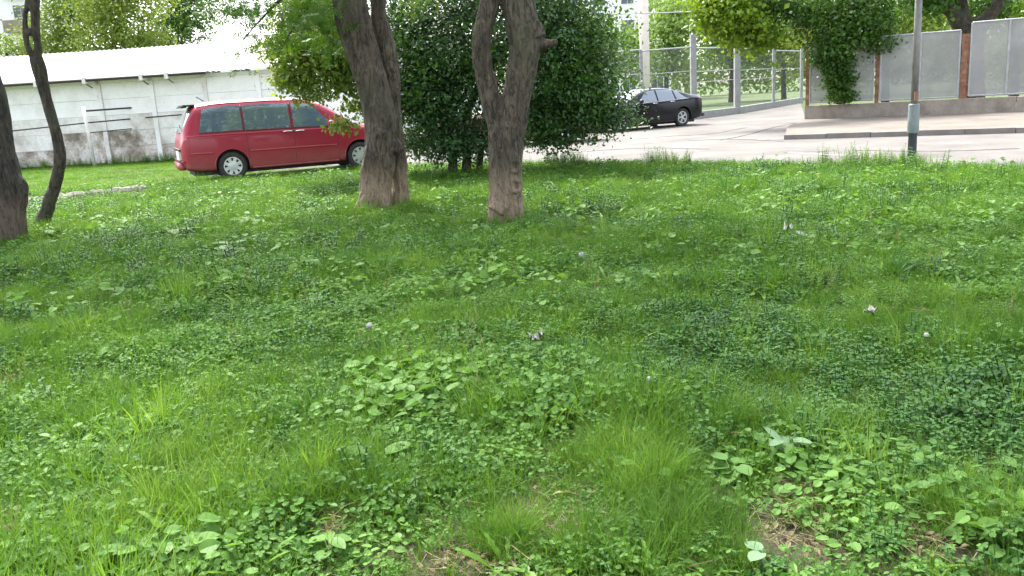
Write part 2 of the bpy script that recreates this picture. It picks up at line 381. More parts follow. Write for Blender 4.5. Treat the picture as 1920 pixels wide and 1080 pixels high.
# ------------------------------------------------------------------ shed on the left
def make_shed():
    A, B = gx(-260, 30.6), gx(600, 29.1)
    L = (B-A).length; a = math.atan2(B.y-A.y, B.x-A.x)
    t = thing('garage_shed', 'long low whitewashed shed with stained panel wall behind the red minivan', 'shed', A, a)
    H = 2.82
    n = 9; cw = L/n; hs = .53
    meshes = {}
    for key in ((0,), (1,), (2,)):
        b = MB(); b.box(.01, 0, .012, cw-.17, .1, hs-.012)
    for i in range(n):
        b = MB(); b.box(-.075, -.05, 0, .075, .12, H-.03); o = b.build('pilaster', M_mid if i % 2 else M_white, t); o.location = (i*cw, 0, 0)
        for j in range(5):
            mt = (M_stain, M_stain, M_mid, M_white, M_white)[j]
            if i in (1, 3, 6, 8) and j == 1: mt = M_mid
            key = (mt.name)
            if key not in meshes:
                b = MB(); b.box(.08, 0, .004, cw-.08, .1, hs-.003); meshes[key] = b.mesh('wall_panel'); meshes[key].materials.append(mt)
            o = bpy.data.objects.new('wall_panel', meshes[key]); COL.objects.link(o); o.parent = t
            o.location = (i*cw, rnd.uniform(-.012, .012), j*hs+.03)
    b = MB(); b.box(-.075, .1, 0, L, .3, H-.1); b.build('wall_core', M_conc, t)
    b = MB(); b.box(L, -.05, 0, L+.15, 4.6, H+.0); b.build('end_wall', M_white, t)
    b = MB(); b.box(-.1, -.05, H-.14, L+.1, .13, H-.03); b.build('wall_plate', M_white, t)
    # roof: sheets side by side
    rw = 1.13; k = int(L/rw)+1; slope = math.atan2(1.22, 4.4); rl = math.hypot(1.22, 4.4)
    b = MB(); seg = 12
    V = []; Fc = []
    for i in range(seg+1):
        x = i*(rw-.02)/seg; z = .018*math.cos(i*PI)
        V += [(x, 0, z), (x, rl, z)]
        if i: Fc.append((2*i-2, 2*i, 2*i+1, 2*i-1))
    m_ = len(V); V += [(x, y, z-.02) for x, y, z in V]
    Fc += [tuple(j+m_ for j in reversed(f)) for f in Fc] + [(2*i, 2*i-2+0, 2*i-2+m_, 2*i+m_) for i in range(1, seg+1)]
    b.add(V, Fc); rm = b.mesh('roof_sheet'); rm.materials.append(M_roofp)
    for i in range(k):
        o = bpy.data.objects.new('roof_sheet', rm); COL.objects.link(o); o.parent = t
        o.location = (i*rw-.1, -.38, H+.02+rnd.uniform(0, .012)); o.rotation_euler = (slope, 0, 0)
    # gutter + brackets + downpipe
    b = MB(); b.tube([(1.2, -.46, H-.02), (L*.795, -.46, H-.02)], .05, 8); b.build('gutter', M_dark, t)
    b = MB(); b.tube([(1.2, -.40, H+.03), (L*.79, -.40, H+.03)], .02, 6); b.build('eave_batten', M_dark, t)
    for px in (120, 208, 310, 355):
        x = L*(px+260)/860
        b = MB(); b.box(x-.06, -.52, H-.14, x+.06, -.40, H+.06); g = b.build('gutter_bracket', M_pipe, t)
        b = MB(); b.tube([(x, -.42, H-.12), (x, -.25, H-.2), (x, -.06, H-.26)], .025, 6); b.build('bracket_strut', M_conc, t)
    return t, A, a, L
make_shed()
# pipe frame (gas pipe on posts) in front of the shed
t = thing('pipe_frame', 'pale pipe rail on thin posts standing in front of the stained shed wall', 'pipe frame', (0, 0, 0))
pA, pB = gp(178, 312), gp(271, 303)
for i, (p, h) in enumerate(((pA, 1.95), (pB, 1.75))):
    b = MB(); b.tube([(p.x+.16*0, p.y, -.05), (p.x-.06, p.y, h)], .055 if i == 0 else .03, 10); b.build('post', M_pipe, t, True)
b = MB(); b.tube([(pA.x-.08, pA.y, 1.80), (pB.x, pB.y, 1.83)], .03, 8); b.build('rail', M_dark, t, True)
pL, pR = gx(20, 28.2), gx(352, 28.4)
b = MB(); b.tube([(pL.x, pL.y+.3, 1.30), (pA.x-.05, pA.y+.07, 1.42), (pB.x, pB.y+.07, 1.47), (pR.x, pR.y, 1.5)], .022, 8); b.build('rail', M_dark, t, True)
b = MB(); b.tube([(pA.x-.05, pA.y+.07, 1.10), (pB.x, pB.y+.07, 1.14)], .016, 8); b.build('rail', M_dark, t, True)

# ------------------------------------------------------------------ buildings behind
def block(name, label, c, wx, wy, h, rows, cols, rz, roof_h=0, arches=False, wall=M_wallw):
    t = thing(name, label, 'building', c, rz)
    b = MB(); b.box(-wx/2, 0, 0, wx/2, wy, h); b.build('wall', wall, t)
    b = MB()
    if roof_h:
        e = .5
        b.add([(-wx/2-e, -e, h+.02), (wx/2+e, -e, h+.02), (wx/2+e, wy+e, h+.02), (-wx/2-e, wy+e, h+.02), (-wx/2+wy*.3, wy/2, h+roof_h), (wx/2-wy*.3, wy/2, h+roof_h)],
              [(0, 1, 5, 4), (1, 2, 5), (2, 3, 4, 5), (3, 0, 4), (3, 2, 1, 0)])
    else: b.box(-wx/2-.3, -.3, h+.01, wx/2+.3, wy+.3, h+.35)
    b.build('roof', M_tile, t)
    f_ = MB(); f_.box(-.7, -.06, 0, .7, -.003, 1.5); fm = f_.mesh('window'); fm.materials.append(M_wallw)
    g_ = MB(); g_.box(-.6, -.10, .1, -.03, -.065, 1.4); g_.box(.03, -.10, .1, .6, -.065, 1.4); gm = g_.mesh('pane'); gm.materials.append(M_winD)
    bl = MB(); bl.box(-1.3, -1.1, -.9, 1.3, -.003, -.75); bl.box(-1.3, -1.1, -.75, 1.3, -1.0, .1); blm = bl.mesh('balcony'); blm.materials.append(M_conc)
    for j in range(rows):
        for i in range(cols):
            x = -wx/2 + wx*(i+.5)/cols; z = 1.0 + j*(h-.6)/rows
            o = bpy.data.objects.new('window', fm); COL.objects.link(o); o.parent = t; o.location = (x, 0, z)
            q = bpy.data.objects.new('pane', gm); COL.objects.link(q); q.parent = o
            if arches and i % 2 == 0 and j:
                q = bpy.data.objects.new('balcony', blm); COL.objects.link(q); q.parent = t; q.location = (x, 0, z)
    return t
block('apartment_building', 'pale apartment block with striped balconies seen at the top left corner', gx(-60, 78), 16, 10, 16, 5, 5, R(8), arches=True)
block('house', 'pale two storey house with hipped roof between the far trees above the shed', gx(385, 62), 12, 8, 4.9, 2, 6, R(6), roof_h=2.2)
block('white_building', 'blank white building seen through gaps right of the shed', gx(700, 50), 13, 8, 4.6, 1, 3, R(-3), roof_h=0)
block('apartment_building', 'tall white block seen above the dense bush beside the pale pole', gx(1130, 90), 14, 10, 15, 5, 5, R(-6), arches=False)

# ------------------------------------------------------------------ wall and mesh fence on the right
WA = math.atan2(wdir.y, wdir.x); WL = 14.0
wt = thing('boundary_wall', 'low stained concrete wall carrying the mesh fence along the pavement', 'wall', (wl.x, wl.y, 0), WA)
k = 0; x = 0
while x < WL:
    l = (3.4, 2.75, 2.9, 3.1, 3.0)[k % 5]
    b = MB(); b.box(x+.006, 0, -.1, x+l-.006, .28, .56+.01*(k % 2)); b.build('wall_panel', M_conc, wt); x += l; k += 1
def local_w(px, Y_=None):
    """distance along the wall at photo column px"""
    best = min(((abs((ray(px, 190).x/ray(px, 190).y) - (wl+wdir*s).x/(wl+wdir*s).y), s) for s in np.arange(-1, 15, .01)))
    return best[1]
s1, s2, s3, s4 = local_w(1512), local_w(1642), local_w(1803), local_w(2010)
ft = thing('mesh_fence', 'tall fence of grey steel mesh panels on rusty posts above the low wall', 'fence', (wl.x, wl.y, .56), WA)
for i, (s, h, wd) in enumerate(((s1, 1.75, .05), (s2, 1.7, .055), (s3, 1.95, .085), (s4, 2.0, .08))):
    b = MB(); b.box(s-wd, .08, -.5 if i < 2 else -.02, s+wd, .2, h); 
    if i == 2: b.box(s+wd, .10, -.0, s+wd+.04, .18, h)
    b.build('post', M_rust, ft)
# bent barbed wire arm on the first post
b = MB(); b.tube([(s1, .14, 1.7), (s1-.05, .14, 2.35), (s1-.3, .1, 2.5), (s1-.05, .0, 2.62), (s1-.25, -.05, 3.0)], .035, 6); b.build('arm', M_rust, ft)
def panel(s0, s1_, z0, z1, lean=0, mid=None):
    fr = MB(); r_ = .028
    for a_, b_ in (((s0, z0), (s1_, z0)), ((s1_, z0), (s1_, z1)), ((s1_, z1), (s0, z1)), ((s0, z1), (s0, z0))):
        fr.tube([(a_[0], .05, a_[1]), (b_[0], .05, b_[1])], r_, 6)
    if mid: fr.tube([(mid, .03, z0), (mid, .03, z1)], .035, 6)
    fo = fr.build('panel_frame', M_galv, ft)
    sh = mesh_from('mesh_sheet', [(s0, .05, z0), (s1_, .05, z0), (s1_, .05, z1), (s0, .05, z1)], [(0, 1, 2, 3)])
    link('mesh_sheet', sh, M_sheet, fo)
panel(s1+.1, s2-.1, .1, 2.02)
panel(s2+.1, s3-.13, .07, 2.06, mid=local_w(1722))
panel(s3+.17, s4-.12, .09, 2.26, mid=local_w(1885))
panel(s4+.12, s4+3.0, .09, 2.26)

# ------------------------------------------------------------------ chain link fence behind the black car
cf = thing('chain_link_fence', 'old chain link fence with concrete posts on a low kerb behind the black car', 'fence', (0, 0, 0))
FP = [gx(1120, 37), gx(1205, 37.2), gx(1301, 37.5), gx(1382, 41), gx(1450, 47), gx(1502, 53)]
for i, p in enumerate(FP):
    h = (3.0, 3.0, 3.55, 3.0, 3.1, 3.2)[i]; wd = (.06, .06, .12, .13, .07, .08)[i]
    b = MB(); b.box(p.x-wd, p.y-wd, -.1, p.x+wd, p.y+wd, h); b.build('post', M_post_c, cf)
for i in range(len(FP)-1):
    a_, b_ = FP[i], FP[i+1]
    for z, r_ in ((2.98, .035), (2.0, .018)) + (((1.55, .015),) if i in (2, 3) else ()):
        b = MB(); b.tube([(a_.x, a_.y-.09, z), (b_.x, b_.y-.09, z+.05)], r_, 6); b.build('rail', M_galv, cf)
    e = (b_-a_); L_ = e.length
    sh = mesh_from('wire_mesh', [(0, 0, .2), (L_, 0, .2), (L_, 0, 2.96), (0, 0, 2.96)], [(0, 1, 2, 3)])
    o = link('wire_mesh', sh, M_chain, cf); o.location = (a_.x, a_.y-.05, 0); o.rotation_euler = (0, 0, math.atan2(e.y, e.x))
    if i >= 1:
        b = MB(); b.box(0, -.12, -.1, L_-.02, .12, .32); o = b.build('kerb', M_post_c, cf); o.location = (a_.x, a_.y-.0, 0); o.rotation_euler = (0, 0, math.atan2(e.y, e.x))
# pale pole and wire
pp = gx(1212, 52)
b = MB(); b.tube([(pp.x, pp.y, -.1), (pp.x-.02, pp.y, 4), (pp.x-.1, pp.y, 9.5)], [.26, .28, .34], 14)
tag(b.build('utility_pole', surf('pinkish concrete pole', [(.3, (.62, .52, .46)), (.7, (.74, .65, .60))], 2, .9, .1), None, True), 'pale pinkish thick pole rising behind the fence left of the hanging branches', 'pole')
b = MB(); wa, wb = at(1040, 26, 50), at(1700, -30, 46)
b.tube([wa + (wb-wa)*q - Vector((0, 0, .5*math.sin(PI*q))) for q in np.linspace(0, 1, 14)], .03, 6)
tag(b.build('overhead_wire', M_galv), 'pale wire strung across the sky above the chain link fence', 'wire')

# ------------------------------------------------------------------ lamp post
lb = gp(1709, 307)
t = thing('lamp_post', 'slim street lamp post with grey green sleeve standing at the lawn edge', 'lamp post', (lb.x, lb.y, 0))
ylp = lb.y
def zz(py): return at(1709, py, ylp).z
zs = [zz(p) for p in (250, 195)]
b = MB(); b.lathe([(0, -.1), (.085, -.1), (.085, .0), (.072, .03), (.066, zs[0]-.02), (.075, zs[0]-.015), (.075, zs[0]), (0, zs[0])], 20, 'z'); b.build('foot', M_lampd, t, True)
b = MB(); b.lathe([(0, zs[0]+.003), (.09, zs[0]+.003), (.092, zs[0]+.02), (.085, zs[1]-.02), (.078, zs[1]), (0, zs[1])], 20, 'z'); b.build('sleeve', M_lampg, t, True)
b = MB(); b.lathe([(0, zs[1]+.002), (.055, zs[1]+.002), (.055, 2.2), (.05, 5.4), (0, 5.4)], 20, 'z'); b.build('shaft', M_lampu, t, True)
b = MB(); b.box(-.03, -.075, zs[1]+.05, .03, -.052, zs[1]+.2); b.build('wire_tie', M_rust, t)
b = MB(); b.tube([(0, 0, 5.35), (.03, -.2, 5.75), (.1, -.9, 5.95)], .03, 8); b.build('arm', M_lampu, t, True)
b = MB(); b.box(0, -1.45, 5.88, .24, -.85, 6.0); b.build('lamp_head', M_lampg, t)

# ------------------------------------------------------------------ trees
def trunk_mesh(name, tubes, mat, parent, voxel=.022, disp=.02, label=None, rings=()):
    b = MB()
    for path, rad in tubes:
        P = crom([(*p, r_) for p, r_ in zip(path, rad)], 7)
        b.tube([q[:3] for q in P], [max(q[3], .01) for q in P], 14)
    for c, r1, r2, nrm in rings:
        n_ = Vector(nrm).normalized(); a_ = n_.orthogonal().normalized(); c_ = n_.cross(a_)
        b.tube([Vector(c)+(a_*math.cos(q)*r1 + c_*math.sin(q)*r1*1.15) for q in np.linspace(0, 2*PI*.97, 18)], r2, 8)
    o = b.build(name, mat, parent)
    bake(o, [('REMESH', dict(mode='VOXEL', voxel_size=voxel)), ('SMOOTH', dict(factor=.6, iterations=3))])
    me = o.data; n = len(me.vertices); co = np.empty(n*3); no = np.empty(n*3)
    me.vertices.foreach_get('co', co); me.vertices.foreach_get('normal', no); co = co.reshape(-1, 3); no = no.reshape(-1, 3)
    d = np.array([mnoise.noise(Vector((c[0]*5, c[1]*5, c[2]*2)))*1.1 + mnoise.noise(Vector((c[0]*22, c[1]*22, c[2]*7)))*.35 + .75*(.3-abs(mnoise.noise(Vector((c[0]*13+.4*c[2], c[1]*13, c[2]*3.2))))*1.6) for c in co])
    co += no*(d*disp)[:, None]
    me.vertices.foreach_set('co', co.ravel()); me.update(); me.shade_smooth()
    if mat and not me.materials: me.materials.append(mat)
    return o
def leaves(name, blobs, n, size, mat, parent, tmpl='leaf', per=10, spread=.28, up=.6, seed=1, hollow=.45, droop=0):
    """blobs: (centre, (rx,ry,rz), weight)"""
    g = np.random.default_rng(seed)
    W = np.array([b_[2] for b_ in blobs], float); W /= W.sum()
    nc = n//per
    bi = g.choice(len(blobs), nc, p=W)
    C = np.array([tuple(b_[0]) for b_ in blobs])[bi]; Rr = np.array([b_[1] for b_ in blobs])[bi]
    d = g.normal(size=(nc, 3)); d /= np.linalg.norm(d, axis=1)[:, None]
    rad = g.random(nc)**hollow
    # lumpy outline
    lump = np.array([1 + .32*mnoise.noise(Vector(q)*2.1+Vector((seed*3.1, 0, 0))) for q in (d + C*.7)])
    cl = C + d*Rr*(rad*lump)[:, None]
    P = np.repeat(cl, per, axis=0) + g.normal(size=(nc*per, 3))*spread*np.repeat(g.uniform(.5, 1.3, nc), per)[:, None]*np.array([1, 1, .6])
    out = np.repeat(d, per, axis=0)
    nr = g.normal(size=P.shape)*.8 + np.array([0, 0, up]) + out*.45
    sz = size*np.repeat(g.uniform(.7, 1.3, nc), per)*g.uniform(.55, 1.25, len(P))
    V, Fc = {'leaf': (LEAF_V, LEAF_F), 'dia': (DIA_V, DIA_F), 'comp': compound()}[tmpl]
    return bulk(name, V, Fc, P, frames(nr, g.uniform(0, 2*PI, len(P)), sz), mat, parent)
def limbs_to(tip_from, blobs, r_, g, n=1):
    out = []
    for c, rr, w_ in blobs:
        for k in range(n):
            e = Vector(c) + Vector([g.uniform(-.5, .5)*q for q in rr])
            mid = (Vector(tip_from)+e)/2 + Vector((g.uniform(-.2, .2), g.uniform(-.2, .2), .15))
            out.append(([tuple(tip_from), tuple(mid), tuple(e)], [r_, r_*.6, r_*.22]))
    return out
G1 = random.Random(5)
def A(px, py, Y, wpx=0): return tuple(at(px, py, Y))
def hw(wpx, Y): return wpx*Y/F/2

# tree A: twin stem, left of centre
YA = 12.0
ta = thing('twin_trunk_tree', 'thick twin stemmed tree with pale base in front of the minivan nose', 'tree', gx(705, YA))
stemL = ([A(698, 420, YA), A(702, 385, YA), A(704, 345, YA), A(710, 300, YA), A(714, 250, YA), A(708, 200, YA), A(694, 145, YA), A(680, 100, YA), A(667, 50, YA), A(656, 0, YA), A(640, -110, YA), A(605, -260, YA)],
         [hw(v, YA) for v in (72, 64, 58, 60, 60, 56, 58, 60, 62, 60, 52, 44)])
stemR = ([A(750, 400, YA+.24), A(751, 350, YA+.24), A(750, 300, YA+.22), A(743, 250, YA+.2), A(737, 200, YA+.2), A(733, 150, YA+.24), A(725, 100, YA+.26), A(716, 50, YA+.26), A(709, 0, YA+.26), A(722, -130, YA+.3), A(760, -280, YA+.5)],
         [hw(v, YA) for v in (42, 34, 28, 26, 28, 32, 34, 32, 30, 34, 32)])
knobs = [([A(708, 262, YA-.1), A(718, 240, YA-.17)], [.12, .10]), ([A(738, 268, YA-.02), A(752, 285, YA-.05)], [.10, .08]), ([A(690, 372, YA-.1), A(680, 384, YA-.12), A(668, 396, YA-.1)], [.14, .10, .06]), ([A(712, 372, YA-.1), A(722, 392, YA-.15)], [.13, .08])]
topA = Vector(A(640, -140, YA)); 
blobsA = [((-3.6, 12.6, 5.9), (2.6, 2.4, 1.3), 1), ((-1.4, 10.6, 6.6), (2.8, 2.6, 1.4), 1), ((-2.2, 13.6, 7.4), (2.6, 2.4, 1.4), 1), ((-4.6, 10.6, 6.8), (2.2, 2.2, 1.2), .8)]
tb = limbs_to(A(612, -250, YA), blobsA, .15, G1)
trunk_mesh('trunk', [stemL, stemR]+knobs, M_bark, ta, .013, .025)
trunk_mesh('limbs', tb+limbs_to(A(758, -275, YA+.5), blobsA[1:3], .12, G1), M_bark_d, ta, .05, .01)
leaves('crown', blobsA, 6500, .17, M_treeM, ta, 'dia', 10, .3, seed=3)
# hanging compound sprays at the upper left of this tree
sp = [(A(560, 20, 11.6), (.55, .5, .25), 1), (A(480, 15, 11.8), (.6, .6, .22), .8), (A(520, 75, 12.2), (.45, .5, .25), .8), (A(445, 95, 11.2), (.08, .2, .1), .05), (A(610, 60, 12.4), (.3, .5, .4), .8), (A(430, 20, 12), (.35, .5, .15), .45), (A(600, 15, 12.2), (.4, .5, .35), 1)]
trunk_mesh('hanging_branch', [([A(625, -60, YA-.1), A(560, -30, 11.8), A(500, 25, 11.8), A(455, 75, 11.6)], [.035, .028, .018, .01]), ([A(625, -60, YA-.1), A(580, 0, 12), A(545, 60, 12.1), A(520, 105, 12.1)], [.03, .022, .014, .008])], M_bark_d, ta, .012, .002)
leaves('hanging_leaves', sp, 900, .19, M_treeM, ta, 'comp', 4, .12, seed=9, up=.4)
leaves('hanging_leaves', [(A(775, 8, 11.4), (.18, .15, .10), 1), (A(800, -6, 11.4), (.15, .15, .07), 1)], 44, .13, M_treeY, ta, 'comp', 4, .08, seed=12, up=.4)

# tree B: forked tree, centre
YB = 10.3
tB = thing('forked_tree', 'forked tree with a broken branch stub and pale scarred base near the centre', 'tree', gx(948, YB))
main = ([A(948, 450, YB), A(948, 415, YB), A(948, 370, YB), A(948, 320, YB), A(948, 270, YB), A(946, 235, YB)], [hw(v, YB) for v in (92, 74, 66, 64, 66, 62)])
lL = ([A(944, 262, YB), A(930, 215, YB), A(914, 160, YB), A(903, 110, YB-.05), A(905, 60, YB-.05), A(916, 15, YB-.05), A(924, -40, YB-.1), A(910, -160, YB-.2), A(880, -300, YB-.4)], [hw(v, YB) for v in (46, 42, 36, 34, 34, 36, 36, 32, 26)])
lR = ([A(952, 270, YB), A(962, 215, YB), A(972, 160, YB), A(982, 110, YB), A(984, 70, YB), A(976, 30, YB), A(970, -20, YB), A(976, -120, YB), A(1010, -300, YB+.1)], [hw(v, YB) for v in (54, 54, 54, 56, 62, 58, 58, 52, 44)])
stub = ([A(990, 92, YB), A(1008, 84, YB-.05), A(1026, 82, YB-.1), A(1046, 78, YB-.12)], [.13, .10, .055, .035])
knob = [([A(996, 50, YB-.03), A(1006, 74, YB-.05)], [.13, .13]), ([A(940, 385, YB-.12), A(930, 400, YB-.16)], [.15, .12])]
nrmv = (CAM-Vector(A(963, 330, YB))).normalized()
rg = [(Vector(A(964, 311, YB))+nrmv*.185, .06, .022, nrmv), (Vector(A(966, 347, YB))+nrmv*.185, .065, .022, nrmv), (Vector(A(962, 293, YB))+nrmv*.185, .03, .016, nrmv)]
blobsB = [((.6, 9.6, 6.2), (2.6, 2.4, 1.3), 1), ((-1.2, 8.2, 6.6), (2.6, 2.2, 1.3), 1), ((1.6, 11.6, 7.2), (2.6, 2.2, 1.3), 1), ((2.6, 8.4, 6.6), (2.3, 2.1, 1.2), .8), ((.4, 6.4, 7.0), (2.2, 1.9, 1.1), .8)]
trunk_mesh('trunk', [main, lL, lR, stub]+knob, M_bark, tB, .012, .022, rings=rg)
trunk_mesh('limbs', limbs_to(A(884, -290, YB-.4), blobsB[1:2]+blobsB[4:5], .1, G1)+limbs_to(A(1006, -290, YB), blobsB[0:1]+blobsB[2:4], .13, G1), M_bark_d, tB, .05, .01)
leaves('crown', blobsB, 6000, .17, M_treeM, tB, 'dia', 10, .3, seed=4)

# tree C: thick trunk at the left edge ; tree D: thin wavy trunk
YC = 10.9
tc = thing('leaning_tree', 'thick trunk leaning out of the picture at the left edge', 'tree', gx(5, YC))
trunk_mesh('trunk', [([A(8, 500, YC), A(8, 455, YC), A(6, 400, YC), A(0, 330, YC), A(-10, 250, YC), A(-24, 170, YC), A(-48, 90, YC), A(-70, 20, YC), A(-95, -100, YC), A(-130, -260, YC)],
     [hw(v, YC) for v in (100, 82, 78, 70, 60, 56, 54, 52, 48, 40)]), ([A(40, 395, YC), A(44, 350, YC-.05), A(34, 330, YC)], [.05, .055, .04])], M_bark_l, tc, .024, .02)
blobsC = [((-7.6, 9.8, 6.0), (2.2, 2.2, 1.3), 1), ((-6.4, 12, 6.9), (2.4, 2.2, 1.3), 1), ((-9.2, 12, 6.6), (2.2, 2.2, 1.2), 1)]
trunk_mesh('limbs', limbs_to(A(-128, -255, YC), blobsC, .13, G1), M_bark_d, tc, .05, .01)
leaves('crown', blobsC, 8000, .17, M_treeM, tc, 'dia', 10, .3, seed=5)
YD = 12.0
tD = thing('crooked_tree', 'thin crooked dark trunk with looped upper stems beside the left edge trunk', 'tree', gx(80, YD))
trunk_mesh('trunk', [([A(66, 470, YD), A(74, 430, YD), A(90, 385, YD), A(106, 335, YD), A(113, 295, YD), A(107, 258, YD), A(96, 215, YD), A(84, 170, YD), A(74, 130, YD), A(67, 108, YD)], [hw(v, YD) for v in (40, 30, 24, 21, 22, 22, 20, 21, 24, 22)]),
    ([A(68, 118, YD), A(52, 88, YD), A(48, 62, YD), A(47, 30, YD), A(52, 4, YD), A(50, -40, YD), A(30, -150, YD)], [hw(v, YD) for v in (13, 10, 11, 9, 10, 10, 8)]),
    ([A(68, 118, YD), A(71, 88, YD), A(67, 60, YD), A(66, 30, YD), A(65, 2, YD), A(70, -40, YD), A(90, -170, YD)], [hw(v, YD) for v in (16, 13, 15, 14, 16, 14, 10)]),
    ([A(47, 60, YD), A(57, 60, YD), A(67, 62, YD)], [.045, .05, .045]), ([A(50, 2, YD), A(65, -2, YD)], [.05, .05])], M_bark_d, tD, .015, .012)
leaves('crown', [((-6.5, 12.6, 4.9), (1.3, 1.2, .8), 1)], 1500, .15, M_treeM, tD, 'dia', 10, .25, seed=6)

# dense bush tree behind
YE = 17.0
te = thing('dense_bush', 'big dense dark green bush tree with low hanging right side between two trunks', 'bush', gx(862, YE))
stems = [([A(846, 345, YE), A(848, 290, YE), A(842, 220, YE), A(800, 120, YE), A(740, 20, YE)], [.10, .085, .08, .07, .05]),
         ([A(874, 345, YE), A(876, 280, YE), A(880, 200, YE), A(930, 110, YE), A(1000, 10, YE)], [.11, .09, .08, .07, .04]),
         ([A(896, 340, YE+.3), A(902, 285, YE+.3), A(920, 220, YE+.2), A(1010, 190, YE+.3), A(1110, 200, YE)], [.085, .07, .06, .05, .03]),
         ([A(852, 330, YE), A(846, 240, YE-.1), A(780, 170, YE-.3), A(680, 130, YE-.5), A(560, 110, YE-.6)], [.075, .065, .06, .045, .02]),
         ([A(700, 140, YE-.5), A(660, 180, YE-.8), A(640, 215, YE-1), A(620, 232, YE-1.1)], [.03, .02, .012, .008])]
trunk_mesh('trunk', stems, M_bark_d, te, .035, .012)
def bl(px, py, Y, rx, ry, rz, w_): return (A(px, py, Y), (rx*Y/F, ry, rz*Y/F), w_)
leaves('crown', [bl(860, 30, YE, 190, 1.8, 110, 3), bl(765, 50, YE, 60, 1, 70, .9), bl(770, 150, YE, 50, .9, 60, .6), bl(850, 140, YE, 120, 1.4, 90, 2.2), bl(1030, 70, YE, 110, 1.6, 95, 2.0), bl(1040, 170, YE, 90, 1.4, 70, 1.7),
    bl(1100, 120, YE, 55, 1.1, 70, .7), bl(1110, 210, YE-.3, 60, .9, 42, .7), bl(1020, 225, YE-.2, 85, .9, 34, .8), bl(805, 215, YE, 75, 1.0, 60, 1.0), bl(1150, 218, YE-.3, 40, .5, 26, .22),
    bl(960, -80, YE, 220, 1.8, 100, 2.5), bl(850, 245, YE+.3, 80, .8, 30, .4), bl(775, 268, YE+.3, 26, .4, 24, .16), bl(850, 276, YE-.3, 75, .7, 24, .5), bl(1035, 262, YE-.3, 60, .6, 18, .22), bl(930, 262, YE+.3, 50, .6, 26, .3)],
    84000, .074, M_treeD, te, 'leaf', 12, .2, seed=21, hollow=.6)
leaves('loose_sprays', [bl(1100, 60, YE-.2, 90, 1.2, 75, 1.5), bl(1060, 20, YE-.5, 90, 1.0, 60, 1), bl(1130, 170, YE-.6, 75, .8, 60, 1.1), bl(1060, 130, YE-1, 80, .5, 90, .8), bl(1000, 235, YE-.8, 80, .5, 26, .3), bl(1165, 110, YE-.2, 14, .3, 12, .03), bl(1180, 170, YE-.3, 16, .3, 9, .04), bl(1150, 60, YE, 16, .3, 12, .04), bl(1185, 228, YE-.3, 20, .3, 8, .05), bl(1130, 250, YE-.4, 26, .3, 8, .05), bl(780, 120, YE-1, 60, .6, 110, .5), bl(890, 100, YE-1.2, 90, .5, 90, .5)],
    6500, .080, M_treeM, te, 'leaf', 9, .19, seed=23, hollow=.8)
leaves('light_foliage', [bl(600, 85, YE-.4, 85, 1.1, 75, 1.7), bl(655, 135, YE-.4, 50, .9, 45, .6), bl(550, 150, YE-.7, 42, .6, 20, .3), bl(590, 20, YE-.2, 75, .9, 60, .8), bl(528, 95, YE-.7, 30, .5, 34, .2), bl(640, 234, YE-1.1, 24, .25, 6, .03), bl(585, 178, YE-.8, 45, .5, 9, .1), bl(668, 195, YE-.2, 22, .4, 26, .12), bl(720, 200, YE-.3, 40, .6, 50, .4)],
    19000, .088, M_treeL, te, 'leaf', 12, .14, seed=22, hollow=.6)

# generic background tree
def bg_tree(name, label, px, Y, h, crown, n, size, mat, seed, trunk_r=.2, group=None, base=None):
    b_ = base or gx(px, Y)
    t = thing(name, label, 'tree', b_, 0, group)
    g = random.Random(seed)
    blobs = [((cx, cy, cz), (rx, ry, rz), rx*rz) for cx, cy, cz, rx, ry, rz in crown]
    b = MB(); top = (g.uniform(-.3, .3), 0, h*.75)
    P = crom([(0, 0, -.1, trunk_r), (g.uniform(-.1, .1), 0, h*.25, trunk_r*.8), (g.uniform(-.2, .2), 0, h*.5, trunk_r*.6), (*top, trunk_r*.25)], 5)
    b.tube([q[:3] for q in P], [q[3] for q in P], 10)
    for c, rr, w_ in blobs:
        s = P[len(P)*2//5][:3]; mid = [(s[i]+c[i])/2 for i in range(3)]
        b.tube([tuple(s), (mid[0], mid[1], mid[2]+.2), c], [trunk_r*.5, trunk_r*.3, .03], 7)
    b.build('trunk', M_bark_d, t, True)
    leaves('crown', blobs, n, size, mat, t, 'dia', 10, size*2.2, seed=seed, hollow=.5)
    return t
def cb(px0, Y0, L):                       # crown lumps given by photo column, row, offset in depth, radii in pixels
    c0 = gx(px0, Y0); out = []
    for px, py, dy, rx, ry_, rz in L:
        p = at(px, py, Y0+dy); out.append((p.x-c0.x, dy, p.z, rx*Y0/F, ry_, rz*Y0/F))
    return out
bg_tree('broadleaf_tree', 'bright leafy tree rising behind the shed roof at the far left', 60, 38, 6, cb(60, 38, [(120, 65, 0, 75, 2, 62), (30, 95, 0, 55, 1.6, 34), (150, 0, 0, 80, 2, 60), (110, 115, .5, 60, 1.4, 24)]), 16000, .13, M_treeL, 31)
bg_tree('broadleaf_tree', 'bright drooping tree above the middle of the shed roof', 220, 36, 6, cb(220, 36, [(215, 55, 0, 75, 2, 60), (270, 78, -.5, 45, 1.5, 30), (230, -20, 0, 100, 2, 60), (200, 105, .5, 60, 1.4, 22)]), 18000, .13, M_treeL, 32)
bg_tree('dark_tree', 'darker green tree behind the shed right of the bright one', 340, 42, 6, cb(340, 42, [(335, 40, 0, 55, 2, 40), (310, 85, 0, 35, 1.5, 20), (350, -20, 0, 65, 2, 40)]), 11000, .14, M_treeM, 33)
bg_tree('broadleaf_tree', 'hazy pale green tree behind the pale pole and chain link fence', 1250, 62, 8, cb(1250, 62, [(1255, 60, 0, 55, 3, 50), (1240, 120, 0, 60, 3, 30), (1270, 10, 0, 50, 3, 40)]), 6000, .3, M_far, 34)
